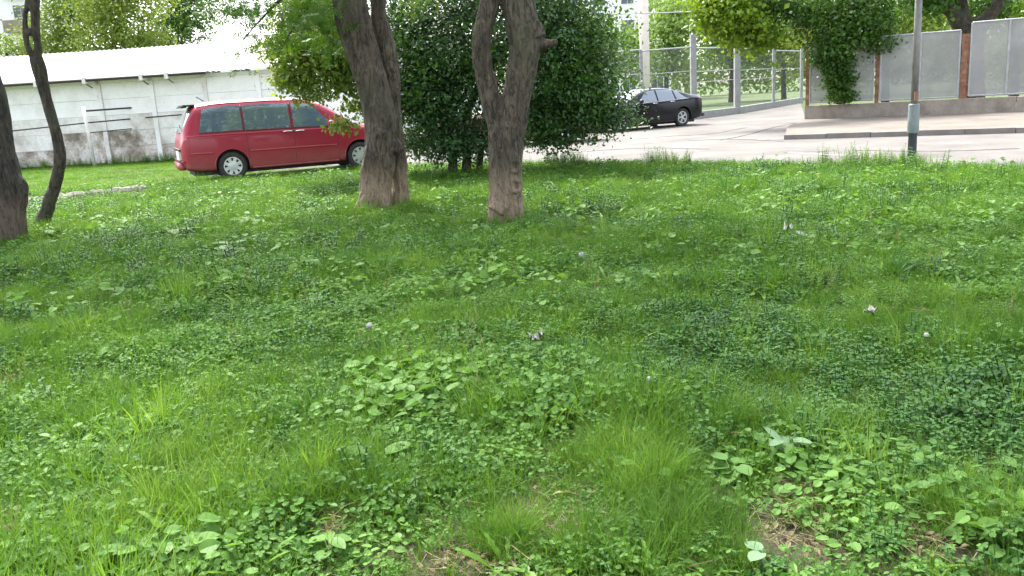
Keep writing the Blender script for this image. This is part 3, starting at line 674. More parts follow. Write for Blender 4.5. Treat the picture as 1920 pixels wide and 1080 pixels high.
bg_tree('broadleaf_tree', 'pale tree half hidden behind the dense bush near the pole', 1150, 58, 8, cb(1150, 58, [(1180, 120, 0, 40, 3, 35), (1120, 90, 0, 60, 3, 50), (1185, 75, 0, 25, 2, 25)]), 4000, .28, M_far, 35)
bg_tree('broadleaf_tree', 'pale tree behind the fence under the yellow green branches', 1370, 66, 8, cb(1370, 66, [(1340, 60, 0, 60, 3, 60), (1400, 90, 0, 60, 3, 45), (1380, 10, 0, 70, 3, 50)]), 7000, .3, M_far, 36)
bg_tree('broadleaf_tree', 'mid green tree filling the gap above the far fence corner', 1470, 64, 9, cb(1470, 64, [(1470, 60, 0, 60, 3, 60), (1500, 110, 0, 45, 3, 35), (1540, 30, 0, 60, 3, 60)]), 7000, .28, M_treeL, 37)
bg_tree('broadleaf_tree', 'sunlit tree behind the mesh fence left of the lamp post top', 1660, 44, 8, cb(1660, 44, [(1640, 20, 0, 60, 3, 60), (1700, 60, 0, 60, 3, 45), (1740, 10, 0, 50, 3, 50)]), 9000, .2, M_treeL, 38)
bg_tree('broadleaf_tree', 'yellow green tree at the upper right corner beyond the mesh fence', 1900, 36, 8, cb(1900, 36, [(1890, 15, 0, 45, 2, 28), (1960, 20, 0, 60, 2, 50), (1850, -60, 0, 90, 2, 50), (1920, 110, 2, 60, 1.5, 60)]), 9000, .17, M_treeY, 39)
for i, (px, Y) in enumerate(((520, 75), (760, 70), (930, 80), (1560, 60), (1800, 60), (-200, 60), (2150, 50))):
    c = gx(px, Y); 
    bg_tree('broadleaf_tree', ('distant pale tree behind the white building', 'distant pale tree seen through the left of the dense bush', 'distant pale tree behind the centre of the dense bush', 'distant tree behind the hanging ivy clump',
            'distant tree behind the dark forked limbs', 'distant tree beyond the left edge of the shed', 'distant tree beyond the right end of the mesh fence')[i], px, Y, 7,
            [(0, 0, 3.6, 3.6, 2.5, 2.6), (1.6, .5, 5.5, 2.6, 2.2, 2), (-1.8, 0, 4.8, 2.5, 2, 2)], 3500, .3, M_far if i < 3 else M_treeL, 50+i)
# far woods closing the view behind the right hand fences and behind the shed
wl_ = []
for px in list(range(1220, 2500, 60)) + list(range(-500, 360, 60)):
    c = gx(px, 104); wl_.append(((c.x, 104, rnd.uniform(2.2, 4)), (4.5, 3, rnd.uniform(3, 4.5)), 1))
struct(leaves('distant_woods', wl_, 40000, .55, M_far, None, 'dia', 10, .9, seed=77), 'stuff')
# dark forked tree behind the mesh fence
YF = 31
t = thing('dark_forked_tree', 'dark thick forked limbs rising behind the gap between two mesh panels', 'tree', gx(1822, YF))
trunk_mesh('trunk', [([A(1822, 250, YF), A(1820, 150, YF), A(1818, 80, YF), A(1812, 45, YF)], [.5, .42, .45, .42]), ([A(1816, 70, YF), A(1790, 30, YF), A(1762, -5, YF), A(1740, -60, YF)], [.36, .26, .24, .2]),
    ([A(1818, 60, YF), A(1806, 20, YF), A(1796, -20, YF), A(1790, -70, YF)], [.28, .2, .17, .14]), ([A(1822, 60, YF), A(1850, 35, YF), A(1872, 5, YF), A(1885, -40, YF)], [.36, .25, .2, .15])], M_bark_d, t, .06, .03)
leaves('crown', [bl(1800, -70, YF, 140, 2, 70, 1), bl(1735, -10, YF-.5, 40, 1, 40, .4), bl(1850, 15, YF+1, 40, 1, 18, .2)], 7000, .19, M_treeM, t, 'dia', 10, .3, seed=61)
# tree overhanging the fence
YG = 28.6
t = thing('overhanging_tree', 'leafy tree hanging over the low wall with a green column of ivy reaching down', 'tree', gx(1575, YG+.9))
trunk_mesh('trunk', [([A(1578, 215, YG+.9), A(1572, 150, YG+.6), A(1580, 90, YG+.3), A(1600, 20, YG), A(1620, -60, YG)], [.16, .15, .14, .12, .1]),
    ([A(1578, 80, YG+.3), A(1520, 40, YG), A(1440, 20, YG-.5), A(1350, 30, YG-1)], [.10, .07, .05, .02])], M_bark_d, t, .05, .01)
leaves('crown', [bl(1600, 30, YG, 85, 1.1, 50, 2.2), bl(1640, 75, YG-.3, 40, .8, 30, .6), bl(1560, 85, YG-.3, 42, .8, 34, .8), bl(1500, 20, YG, 60, 1, 40, 1), bl(1600, -50, YG, 120, 1.4, 50, 1.5), bl(1430, 65, YG-.6, 40, .6, 30, .4), bl(1440, 10, YG-.5, 50, .8, 35, .7)],
    15000, .135, M_treeM, t, 'dia', 12, .22, seed=62)
leaves('ivy_column', [bl(1568, 120, YG-.3, 28, .35, 26, .7), bl(1572, 150, YG-.2, 27, .3, 20, .6), bl(1545, 110, YG-.3, 16, .3, 20, .25), bl(1578, 178, YG-.15, 22, .3, 13, .4)], 4800, .11, M_treeM, t, 'dia', 10, .12, seed=63)
leaves('yellow_green_branch', [bl(1370, 35, YG-1, 62, .8, 48, 1.6), bl(1420, 70, YG-1, 40, .7, 26, .6), bl(1340, 10, YG-1, 40, .6, 30, .6), bl(1400, -30, YG-1, 90, .8, 40, 1)], 6500, .17, M_treeY, t, 'dia', 10, .24, seed=64)  # sunlit look of this branch is put into a yellower leaf colour

def settle(t):
    """children above were built in world coordinates: hang them on the Empty at the base"""
    for c in t.children: c.location = -t.location
for t_ in list(scene.objects):
    if t_.name.split('.')[0] in ('twin_trunk_tree', 'forked_tree', 'leaning_tree', 'crooked_tree', 'dense_bush', 'dark_forked_tree', 'overhanging_tree'): settle(t_)
# ------------------------------------------------------------------ cars
def car_paint(name, c, rough=.35, metal=.1, coat=.35, dk=1):
    m, nt, bs = new_mat(name)
    n = noise_tex(nt, 4, 5, .6, 'Object'); sp = N(nt, 'ShaderNodeTexCoord'); se = N(nt, 'ShaderNodeSeparateXYZ'); nt.links.new(sp.outputs['Object'], se.inputs[0])
    dust = math_(nt, 'MULTIPLY', ramp(nt, se.outputs[2], [(.2, (.55*dk,)*3), (.62, (.05*dk,)*3)]), n.outputs[0])
    nt.links.new(mix(nt, dust, c, (.30, .25, .21)), bs.inputs['Base Color'])
    nt.links.new(math_(nt, 'ADD', rough, math_(nt, 'MULTIPLY', dust, .5)), bs.inputs['Roughness'])
    bs.inputs['Metallic'].default_value = metal; bs.inputs['Coat Weight'].default_value = coat; bs.inputs['Coat Roughness'].default_value = .07
    bs.inputs['Specular IOR Level'].default_value = .3
    return m
M_red = car_paint('red car paint', (.33, .018, .042)); M_black = car_paint('black car paint', (.004, .004, .009), .2, .0, .15, .05)
M_maroon = car_paint('maroon car paint', (.09, .02, .015))
M_blackp = plain('black plastic', (.02, .02, .02), .55); M_tyre = surf('tyre rubber', [(.4, (.03, .03, .03)), (.7, (.06, .055, .05))], 12, .85, .2, .003)
M_chrome = plain('chrome trim', (.75, .75, .76), .18, .9); M_alloy = plain('silver wheel cover', (.62, .63, .65), .38, .5)
M_tail = plain('red lamp glass', (.40, .01, .01), .15, 0, 1); M_lamp = plain('clear lamp glass', (.6, .6, .6), .1, .3, 1)
M_number = plain('number plate white', (.72, .72, .70), .5, var=.03)
m, nt_, bs_ = new_mat('sky toned car glass'); M_glass = m
bs_.inputs['Base Color'].default_value = (.09, .125, .17, 1); bs_.inputs['Roughness'].default_value = .04  # bluish base colour stands in for reflected sky and the interior behind
bs_.inputs['Specular IOR Level'].default_value = .9; bs_.inputs['Coat Weight'].default_value = 1; bs_.inputs['Coat IOR'].default_value = 1.9

class CarShape:
    def __init__(s, K, belt_in=.955):
        s.K = {k: np.array(v, float) for k, v in K.items()}
        xs = np.linspace(s.K['x'][0], s.K['x'][-1], 500); s.xs = xs; s.D = {}
        for k in K:
            if k == 'x': continue
            v = np.interp(xs, s.K['x'], s.K[k]); kk = np.ones(13)/13; vp = np.pad(v, 6, mode='edge')
            s.D[k] = np.convolve(vp, kk, 'valid')
        s.bi = belt_in
    def sec(s, x):
        g = {k: float(np.interp(x, s.xs, v)) for k, v in s.D.items()}
        W, zb, zl, zt, wr = g['W'], g['zb'], g['belt'], g['top'], g['wr']
        zl = min(zl, zt-.05); h = zt-zl; Wb = s.bi*W; Wr = W*wr
        zre = zl+h*.86
        return [(0, zb), (.6*W, zb), (.93*W, zb+.03), (.985*W, zb+.14), (W, zb+.5*(zl-zb)), (.985*W, zl-.10*(zl-zb)), (Wb, zl), (Wb+(Wr-Wb)*.42, zl+h*.42), (Wr, zre), (.62*Wr, zt-h*.025), (0, zt)]
    def S(s, x, t, side=-1):
        P = s.sec(x); u = min(max(t, 0), 1)*10; i = min(int(u), 9); f = u-i
        q = [np.array(P[max(0, min(10, j))]) for j in (i-1, i, i+1, i+2)]
        if i == 9: q[3] = np.array((-P[9][0], P[9][1]))
        if i == 0: q[0] = np.array((-P[1][0], P[1][1]))
        c = .5*((2*q[1])+(-q[0]+q[2])*f+(2*q[0]-5*q[1]+4*q[2]-q[3])*f*f+(-q[0]+3*q[1]-3*q[2]+q[3])*f**3)
        return Vector((x, side*c[0], c[1]))
    def Nn(s, x, t, side=-1):
        e = .01; dx = s.S(x+e, t, side)-s.S(x-e, t, side); dt = s.S(x, min(t+e, 1), side)-s.S(x, max(t-e, 0), side)
        n = dx.cross(dt); n = n if side < 0 else -n
        if n.length < 1e-9: return Vector((0, side, 0))
        n.normalize()
        c = s.S(x, t, side)-Vector((x, 0, .7))
        return n if n.dot(c) > 0 else -n
    def body(s, wells, rw):
        nx, ns = 90, 36
        x0, x1 = s.xs[0], s.xs[-1]
        # denser at the ends
        u = np.linspace(0, 1, nx); X = x0+(x1-x0)*(u-.12*np.sin(2*PI*u)/1.0*.5)
        V = []; Fc = []
        T = np.linspace(0, 1, ns)
        ring = 2*ns-2
        for x in X:
            L_ = [s.S(x, t, -1) for t in T]; V += L_; V += [Vector((p.x, -p.y, p.z)) for p in reversed(L_[1:-1])]
        for i in range(nx-1):
            for k in range(ring): Fc.append((i*ring+k, i*ring+(k+1) % ring, (i+1)*ring+(k+1) % ring, (i+1)*ring+k))
        Fc.append(tuple(range(ring-1, -1, -1))); Fc.append(tuple((nx-1)*ring+k for k in range(ring)))
        b = MB(); b.add(V, Fc); return b
def patch(cs, name, mat, parent, lo, hi, off=.004, nu=14, nv=8, both=True, edge=.0):
    """surface patch; lo/hi = ((xa, xb, s) bottom, (xa, xb, s) top)"""
    b = MB()
    for side in ((-1, 1) if both else (-1,)):
        V = []; Fc = []
        for j in range(nv+1):
            v = j/nv; s_ = lo[2]+(hi[2]-lo[2])*v
            for i in range(nu+1):
                u = i/nu; x = (lo[0]+(hi[0]-lo[0])*v)*(1-u)+(lo[1]+(hi[1]-lo[1])*v)*u
                n_ = cs.Nn(x, s_, side); V.append(cs.S(x, s_, side)+n_*off)
        for j in range(nv):
            for i in range(nu):
                a_ = j*(nu+1)+i; f = (a_, a_+1, a_+nu+2, a_+nu+1); Fc.append(f if side < 0 else f[::-1])
        if both is True: 
            o = None
        b.add(V, Fc)
        if both:
            o = b.build(name, mat, parent, True); b = MB()
    if not both: o = b.build(name, mat, parent, True)
    return o
def strip(cs, name, mat, parent, xs_, s_, r_=.012, side=-1, off=.004):
    b = MB(); P = []
    for x, t in zip(xs_, s_): P.append(cs.S(x, t, side)+cs.Nn(x, t, side)*off)
    b.tube(P, r_, 6); return b.build(name, mat, parent, True)
def wheel(parent, x, y, r_, wdt, style, tyre_m, side, matr=M_alloy):
    w_ = bpy.data.objects.new('wheel', None); COL.objects.link(w_); w_.parent = parent; w_.location = (x, y, r_)
    s = side
    b = MB(); h = wdt/2; rr = r_*.64
    b.lathe([(rr, -h*.8), (r_*.8, -h), (r_*.95, -h*.9), (r_, -h*.6), (r_, h*.6), (r_*.95, h*.9), (r_*.8, h), (rr, h*.8), (rr*.96, 0), (rr, -h*.8)], 40); b.build('tyre', tyre_m, w_, True)
    b = MB(); b.lathe([(0, -h*.15), (rr*.97, -h*.15), (rr*.97, h*.15), (0, h*.15)], 32); b.build('brake_backing', M_blackp, w_)
    b = MB(); o_ = s*h*.82
    b.lathe([(rr*.88, o_*.85), (rr*.9, o_), (rr*1.0, o_), (rr*1.0, o_*.6), (rr*.88, o_*.6), (rr*.88, o_*.85)], 36)
    n = 8 if style == 'cover' else 10
    if style == 'cover': b.lathe([(0, o_*1.05), (rr*.18, o_*1.05), (rr*.55, o_*.98), (rr*.56, o_*.7), (0, o_*.7)], 32)
    else: b.lathe([(0, o_*.8), (rr*.2, o_*.8), (rr*.24, o_*.55), (0, o_*.55)], 24)
    for k in range(n):
        if style == 'cover': a = 2*PI*(k+.5)/n; w0, w1, r0_ = rr*.17, rr*.20, rr*.5
        else: a = 2*PI*(k//2)/5+(.17 if k % 2 else -.17); w0, w1, r0_ = rr*.05, rr*.06, rr*.12
        d = Vector((math.cos(a), 0, math.sin(a))); e = Vector((-math.sin(a), 0, math.cos(a)))
        V = []
        for rad, ww, oo in ((r0_, w0, .92), (rr*.93, w1, .96)):
            for q in (-1, 1):
                for dep in (oo, .6): V.append(d*rad+e*q*ww+Vector((0, o_*dep, 0)))
        b.add(V, [(0, 2, 6, 4), (1, 5, 7, 3), (0, 4, 5, 1), (2, 3, 7, 6), (0, 1, 3, 2), (4, 6, 7, 5)])
    o = b.build('rim', matr, w_)
    return w_
def make_car(name, label, K, wb, wr, paint, loc, rz, kind, group=None):
    t = thing(name, label, 'car', loc, rz, group)
    cs = CarShape(K)
    o = cs.body(None, wr).build('body', [paint, M_blackp], t, False)
    # wheel wells
    cb_ = MB()
    for x in (0, wb):
        for s in (-1, 1):
            V = []; n = 36; R_ = wr+.055
            for yy in (s*.60, s*1.3):
                V += [(x+R_*math.cos(2*PI*k/n), yy, wr+.01+R_*math.sin(2*PI*k/n)) for k in range(n)]
            cb_.add(V, [(k, (k+1) % n, (k+1) % n+n, k+n) for k in range(n)]+[tuple(range(n-1, -1, -1)), tuple(range(n, 2*n))])
    cut = cb_.build('cut', [M_blackp], t)
    bmx = bmesh.new(); bmx.from_mesh(cut.data); bmesh.ops.recalc_face_normals(bmx, faces=bmx.faces); bmx.to_mesh(cut.data); bmx.free()
    bmx = bmesh.new(); bmx.from_mesh(o.data); bmesh.ops.recalc_face_normals(bmx, faces=bmx.faces); bmx.to_mesh(o.data); bmx.free()
    bake(o, [('BOOLEAN', dict(operation='DIFFERENCE', object=cut, solver='EXACT', material_mode='TRANSFER'))])
    bpy.data.objects.remove(cut)
    o.data.shade_smooth()
    try:
        o.data.set_sharp_from_angle(angle=R(38))
    except Exception: pass
    for x in (0, wb):
        for s in (-1, 1): wheel(t, x, s*(.9-.12-.01), wr, .2, 'cover' if kind == 'van' else 'alloy', M_tyre, s)
        for s in (-1, 1):               # arch lip
            b = MB(); R_ = wr+.06
            b.tube([Vector((x+R_*math.cos(a), 0, wr+.01+R_*math.sin(a)))+Vector((0, s*(max(cs.sec(x+R_*math.cos(a))[4][0], .5)-.012), 0)) for a in np.linspace(R(-8), R(188), 24)], .016, 6)
            b.build('arch_lip', paint, t, True)
    return t, cs
VAN = dict(x=[-1.04, -1.0, -.93, -.80, -.66, -.3, 0, 1.0, 1.7, 2.1, 2.45, 2.75, 3.05, 3.45, 3.72, 3.86, 3.90],
           W=[.66, .80, .86, .885, .895, .9, .9, .9, .9, .9, .895, .89, .88, .85, .76, .62, .5],
           zb=[.42, .30, .27, .25, .23, .21, .2, .2, .2, .2, .2, .2, .2, .21, .25, .34, .42],
           belt=[.72, .96, 1.03, 1.05, 1.06, 1.06, 1.06, 1.05, 1.04, 1.03, 1.02, 1.0, .96, .90, .80, .66, .58],
           top=[.78, 1.06, 1.22, 1.50, 1.69, 1.745, 1.76, 1.765, 1.735, 1.62, 1.40, 1.13, 1.05, .97, .86, .72, .64],
           wr=[.8, .8, .78, .77, .77, .77, .77, .77, .77, .77, .78, .82, .82, .8, .78, .76, .74])
rw = gp(441, 338); vy = R(25)
vloc = Vector((rw.x, rw.y+.78, 0)) 
def dress_van(t, cs, paint, full=True):
    # glass: quarter, sliding door, front door, windscreen, tailgate
    for lo, hi in (((-.62, .30, .615), (-.50, .30, .785)), ((.36, 1.36, .615), (.36, 1.36, .785)), ((1.44, 2.46, .615), (1.44, 1.90, .785))):
        patch(cs, 'side_window', M_glass, t, lo, hi)
    patch(cs, 'windscreen', M_glass, t, (2.05, 2.70, .83), (2.0, 2.70, 1.0), both=True)
    patch(cs, 'rear_window', M_glass, t, (-.975, -.72, .80), (-.975, -.70, 1.0), both=True)
    for s in (-1, 1):
        for x in (.33, 1.40): strip(cs, 'window_pillar', M_blackp, t, [x]*8, np.linspace(.60, .79, 8), .022, s, -.012)
        strip(cs, 'belt_trim', M_blackp, t, np.linspace(-.62, 2.35, 30), [.607]*30, .010, s, .002)
        strip(cs, 'drip_rail', paint, t, np.linspace(-.6, 1.9, 30), [.815]*30, .014, s, .0)
        for x in (.37, 1.42, 2.42): strip(cs, 'door_gap', M_blackp, t, [x-.0]*14, np.linspace(.26, .60, 14), .005, s, -.002)
        strip(cs, 'slide_rail', M_blackp, t, np.linspace(-.6, .36, 12), [.555]*12, .006, s, -.002)
        strip(cs, 'body_crease', paint, t, np.linspace(-.9, 2.9, 40), [.545]*40, .012, s, -.004)
        strip(cs, 'rub_strip', M_redl, t, np.linspace(.42, 2.38, 20), [.40]*20, .017, s, .0)
        strip(cs, 'rub_strip', M_redl, t, np.linspace(-.85, -.40, 8), [.40]*8, .017, s, .0)
        strip(cs, 'sill', paint, t, np.linspace(.42, 2.40, 20), [.22]*20, .03, s, -.01)
        b = MB()
        for x in (1.28, 1.56):
            p = cs.S(x, .52, s); b.tube([p+Vector((-.11, s*.012, 0)), p+Vector((-.05, s*.035, .004)), p+Vector((.05, s*.035, .004)), p+Vector((.11, s*.012, 0))], .014, 8)
        b.build('door_handle', M_chrome, t, True)
        p = cs.S(2.25, .61, s); b = MB(); b.tube([p+Vector((0, -s*.02, 0)), p+Vector((.0, s*.07, .03))], .025, 8)
        b.tube([p+Vector((.0, s*.05, .06)), p+Vector((.02, s*.12, .07)), p+Vector((.01, s*.2, .06))], [.05, .08, .05], 10); b.build('mirror', paint, t, True)
        patch(cs, 'tail_light', M_tail, t, (-.985, -.90, .50), (-.94, -.80, .60), .006, 8, 6, both=False) if s < 0 else None
        patch(cs, 'headlight', M_lamp, t, (3.45, 3.76, .50), (3.40, 3.70, .60), .006, 8, 6, both=False) if s < 0 else None
    b = MB(); b.box(-1.10, -.72, .30, -.98, .72, .44); b.box(-1.07, -.80, .46, -.95, .80, .50); b.build('rear_bumper', paint, t, True)
    b = MB(); b.box(-1.085, -.62, .52, -1.03, .0, .70); b.build('number_plate', M_number, t); 
    b = MB(); b.box(-1.075, -.66, .485, -1.035, .66, .515); b.box(-1.075, -.66, .71, -1.03, .66, .76); b.build('plate_trim', M_blackp, t)
    b = MB(); b.box(-.86, -.62, 1.67, -.62, .62, 1.70); b.box(-.9, -.55, 1.64, -.78, .55, 1.668); b.build('spoiler', M_blackp, t)
    b = MB(); b.tube([(-.98, -.3, 1.10), (-1.02, .1, 1.13), (-1.0, .3, 1.16)], .012, 6); b.build('rear_wiper', M_blackp, t)
    b = MB(); b.tube([(-.4, -.5, 1.76), (-.55, -.5, 1.86)], .01, 6); b.build('aerial', M_blackp, t)
    b = MB(); b.box(-.8, -.6, .14, 3.4, .6, .24); b.build('underbody', M_blackp, t)
M_redl = plain('light red trim strip', (.36, .06, .07), .4)
loc = Vector((rw.x-0.0, rw.y, 0)) + Vector((-math.sin(vy), math.cos(vy), 0))*.88
vt, vcs = make_car('red_minivan', 'red minivan with silver wheel covers parked on the grass by the shed', VAN, 2.93, .315, M_red, loc, vy, 'van')
dress_van(vt, vcs, M_red)
SED = dict(x=[-1.08, -1.05, -.98, -.80, -.55, -.2, .2, .7, 1.1, 1.5, 1.9, 2.25, 2.6, 3.1, 3.5, 3.72, 3.8],
           W=[.62, .76, .85, .89, .91, .92, .92, .915, .915, .915, .915, .915, .91, .89, .82, .68, .55],
           zb=[.42, .32, .27, .25, .22, .2, .18, .18, .18, .18, .18, .18, .18, .18, .2, .28, .38],
           belt=[.85, .96, 1.0, 1.02, 1.02, 1.0, .985, .965, .95, .94, .93, .92, .90, .85, .76, .64, .55],
           top=[.92, 1.03, 1.09, 1.12, 1.16, 1.27, 1.38, 1.45, 1.46, 1.43, 1.32, 1.14, .99, .92, .82, .70, .60],
           wr=[.8, .8, .8, .78, .74, .72, .71, .70, .70, .70, .72, .76, .82, .82, .8, .76, .74])
def dress_sedan(t, cs, paint):
    for lo, hi in (((-.22, .28, .615), (.12, .32, .78)), ((.36, 1.12, .615), (.38, 1.12, .785)), ((1.19, 2.12, .615), (1.19, 1.62, .785))):
        patch(cs, 'side_window', M_glass, t, lo, hi)
    patch(cs, 'windscreen', M_glass, t, (1.72, 2.32, .83), (1.68, 2.34, 1.0)); patch(cs, 'rear_window', M_glass, t, (-.45, .25, .83), (-.48, .30, 1.0))
    for s in (-1, 1):
        strip(cs, 'chrome_trim', M_chrome, t, np.linspace(-.28, 2.15, 30), [.605]*30, .010, s, .002)
        strip(cs, 'shoulder_crease', paint, t, np.linspace(-.95, 3.0, 40), [.565]*40, .014, s, -.004)
        for x in (.33, 1.15, 2.2): strip(cs, 'door_gap', M_blackp, t, [x]*14, np.linspace(.24, .60, 14), .005, s, -.002)
        strip(cs, 'sill', paint, t, np.linspace(.42, 2.4, 20), [.22]*20, .03, s, -.01)
        b = MB()
        for x in (.5, 1.32):
            p = cs.S(x, .53, s); b.tube([p+Vector((-.11, s*.012, 0)), p+Vector((-.05, s*.035, .004)), p+Vector((.05, s*.035, .004)), p+Vector((.11, s*.012, 0))], .014, 8)
        b.build('door_handle', M_chrome, t, True)
        p = cs.S(2.0, .61, s); b = MB(); b.tube([p+Vector((0, -s*.02, 0)), p+Vector((.0, s*.07, .03))], .025, 8)
        b.tube([p+Vector((.0, s*.05, .06)), p+Vector((.02, s*.12, .07)), p+Vector((.01, s*.2, .06))], [.05, .075, .05], 10); b.build('mirror', paint, t, True)
    patch(cs, 'tail_light', M_tail, t, (-1.02, -.78, .52), (-1.0, -.66, .60), .006, 8, 6); patch(cs, 'headlight', M_lamp, t, (3.3, 3.68, .50), (3.1, 3.60, .585), .006, 8, 6)
    b = MB(); b.box(-.8, -.6, .13, 3.4, .6, .22); b.build('underbody', M_blackp, t)
    b = MB(); b.box(-1.11, -.26, .55, -1.06, .26, .67); b.build('number_plate', M_number, t)
    b = MB(); b.box(-1.13, -.78, .32, -1.02, .78, .42); b.build('rear_bumper', M_blackp, t, True)
sw = gp(1281, 237); sy = R(180+30)
sl = Vector((sw.x, sw.y, 0)) + Vector((-math.sin(sy), math.cos(sy), 0))*-.88
st_, scs = make_car('black_saloon_car', 'black saloon car parked on the pale road right of the dense bush', SED, 2.85, .335, M_black, sl, sy, 'saloon')
dress_sedan(st_, scs, M_black)
ml = gx(1045, 26.5)
mt_, mcs = make_car('maroon_car', 'dark maroon car mostly hidden behind the dense bush', SED, 2.85, .325, M_maroon, ml, R(180+8), 'saloon')
dress_sedan(mt_, mcs, M_maroon)

# ------------------------------------------------------------------ ground plants
PROTO = bpy.data.collections
def proto_coll(name, meshes, mat):
    c = bpy.data.collections.new(name)
    for i, me in enumerate(meshes):
        o = bpy.data.objects.new(f'{name}_{i:02d}', me)
        if not me.materials: me.materials.append(mat)
        c.objects.link(o)
    return c
def blade(b, x, y, h, lean, az, wd, seg=4, curl=1.6, yaw=None):
    """one grass blade: tapered curved strip"""
    V = []; d = (math.cos(az), math.sin(az)); yw = az+PI/2 if yaw is None else yaw
    px_, py_ = math.cos(yw)*wd/2, math.sin(yw)*wd/2
    for i in range(seg+1):
        u = i/seg; r_ = lean*h*u**curl; z = h*(u - .28*lean*u*u); k = 1-u**1.8
        c = (x+d[0]*r_, y+d[1]*r_, z)
        if i < seg: V += [(c[0]-px_*k, c[1]-py_*k, z), (c[0]+px_*k, c[1]+py_*k, z)]
        else: V.append(c)
    Fc = [(2*i, 2*i+1, 2*i+3, 2*i+2) for i in range(seg-1)] + [(2*seg-2, 2*seg-1, 2*seg)]
    b.add(V, Fc)
def tuft(seed, n, rad, h0, h1, wd, lean=.6, seg=4):
    g = random.Random(seed); b = MB()
    for _ in range(n):
        r_ = rad*math.sqrt(g.random()); a = g.uniform(0, 2*PI)
        blade(b, r_*math.cos(a), r_*math.sin(a), g.uniform(h0, h1), g.uniform(.05, lean)*1.3, a+g.uniform(-1.2, 1.2), wd*g.uniform(.6, 1.2), seg, g.uniform(1.3, 2.4), g.uniform(0, PI))
    return b.mesh('tuft')
def leafblade(b, base, dirv, up, L_, W_, shape='oval', cup=.12, droop=.25, seg=5):
    """broad leaf: midrib with two halves; shape oval / heart / jagged"""
    d = Vector(dirv).normalized(); u = Vector(up); s_ = d.cross(u).normalized(); u = s_.cross(d)
    V = []; base = Vector(base)
    for i in range(seg+1):
        t = i/seg
        if shape == 'heart': wv = math.sin(PI*min(1, t*.92+.08))**.6*(1-t*.25)
        elif shape == 'jag': wv = (.25+.75*t)*(1-t**4)*(1.15 if i % 2 else .55)
        elif shape == 'lance': wv = math.sin(PI*min(1, t*.94+.04))**.9
        else: wv = math.sin(PI*(t*.94+.03))**.65
        if i == seg: wv = 0.02
        c = base + d*L_*t*(1-.08*t) - u*L_*droop*t*t
        wv *= W_/2
        V += [c + s_*wv + u*cup*W_, c, c - s_*wv + u*cup*W_]
    Fc = []
    for i in range(seg):
        a = 3*i; Fc += [(a, a+1, a+4, a+3), (a+1, a+2, a+5, a+4)]
    b.add(V, Fc)
def sprig(seed, n, rad, h0, h1, size, shape, tri=False, stems=True, tilt=.5):
    """ground cover patch: leaves on thin stalks"""
    g = random.Random(seed); b = MB()
    for _ in range(n):
        r_ = rad*math.sqrt(g.random()); a = g.uniform(0, 2*PI); h = g.uniform(h0, h1)
        top = Vector((r_*math.cos(a), r_*math.sin(a), h)); L_ = size*g.uniform(.65, 1.25)
        if stems: blade(b, top.x*.6, top.y*.6, h, r_*.4/max(h, .01), a, .003, 2, 1.2)
        if tri:
            a0 = g.uniform(0, 2*PI); nn = Vector((g.gauss(0, .25), g.gauss(0, .25), 1))
            for k in range(3):
                q = a0+k*2*PI/3; leafblade(b, top, (math.cos(q), math.sin(q), -.1), nn, L_, L_*.8, 'oval', .08, .15, 3)
        else:
            q = a+g.uniform(-1.3, 1.3); nn = Vector((g.gauss(0, tilt), g.gauss(0, tilt), 1))
            leafblade(b, top, (math.cos(q), math.sin(q), g.uniform(-.3, .4)), nn, L_, L_*(.8 if shape != 'lance' else .38), shape, .1, g.uniform(.1, .4), 4)
    return b.mesh('sprig')
def nettle(seed, h, size, n=5):
    """upright herb with stacked leaf pairs"""
    g = random.Random(seed); b = MB()
    for s_ in range(4):
        bx, by = g.uniform(-.05, .05), g.uniform(-.05, .05); hh = h*g.uniform(.6, 1.1); lx, ly = g.uniform(-.04, .04), g.uniform(-.04, .04)
        b.tube([(bx, by, 0), (bx+lx*.5, by+ly*.5, hh*.5), (bx+lx, by+ly, hh)], .0022, 3)
        for k in range(n):
            t = (k+1)/n; z = hh*t; c = (bx+lx*t, by+ly*t, z); a0 = (k % 2)*PI/2+g.uniform(-.4, .4); sz = size*(1.15-.55*t)
            for q in (0, PI): leafblade(b, c, (math.cos(a0+q), math.sin(a0+q), .25), (0, 0, 1), sz*g.uniform(.8, 1.2), sz*.6, 'oval', .08, .35, 3)
    return b.mesh('herb')
def rosette(seed, n, L_, W_, shape, up=.5):
    g = random.Random(seed); b = MB()
    for k in range(n):
        a = 2*PI*k/n+g.uniform(-.3, .3); e = g.uniform(up*.4, up*1.4)
        leafblade(b, (0, 0, .005), (math.cos(a), math.sin(a), e), (0, 0, 1), L_*g.uniform(.7, 1.15), W_*g.uniform(.8, 1.15), shape, .1, g.uniform(.2, .5), 8 if shape == 'jag' else 5)
    return b.mesh('rosette')
def feather(seed, n, L_):
    """yarrow like soft leaves"""
    g = random.Random(seed); b = MB()
    for k in range(n):
        a = g.uniform(0, 2*PI); d = Vector((math.cos(a), math.sin(a), g.uniform(.5, 1.6))).normalized(); s_ = Vector((-math.sin(a), math.cos(a), 0)); l = L_*g.uniform(.6, 1.1)
        o_ = Vector((g.uniform(-.05, .05), g.uniform(-.05, .05), 0))
        for i in range(9):
            t = .25+.75*i/9; c = o_+d*l*t-Vector((0, 0, l*.25*t*t)); ww = l*.16*math.sin(PI*(t*.9))
            for q in (-1, 1):
                e = c+s_*q*ww+d*ww*.5; b.add([c-d*.003, c+d*.004, e], [(0, 1, 2)])
    return b.mesh('feathery')
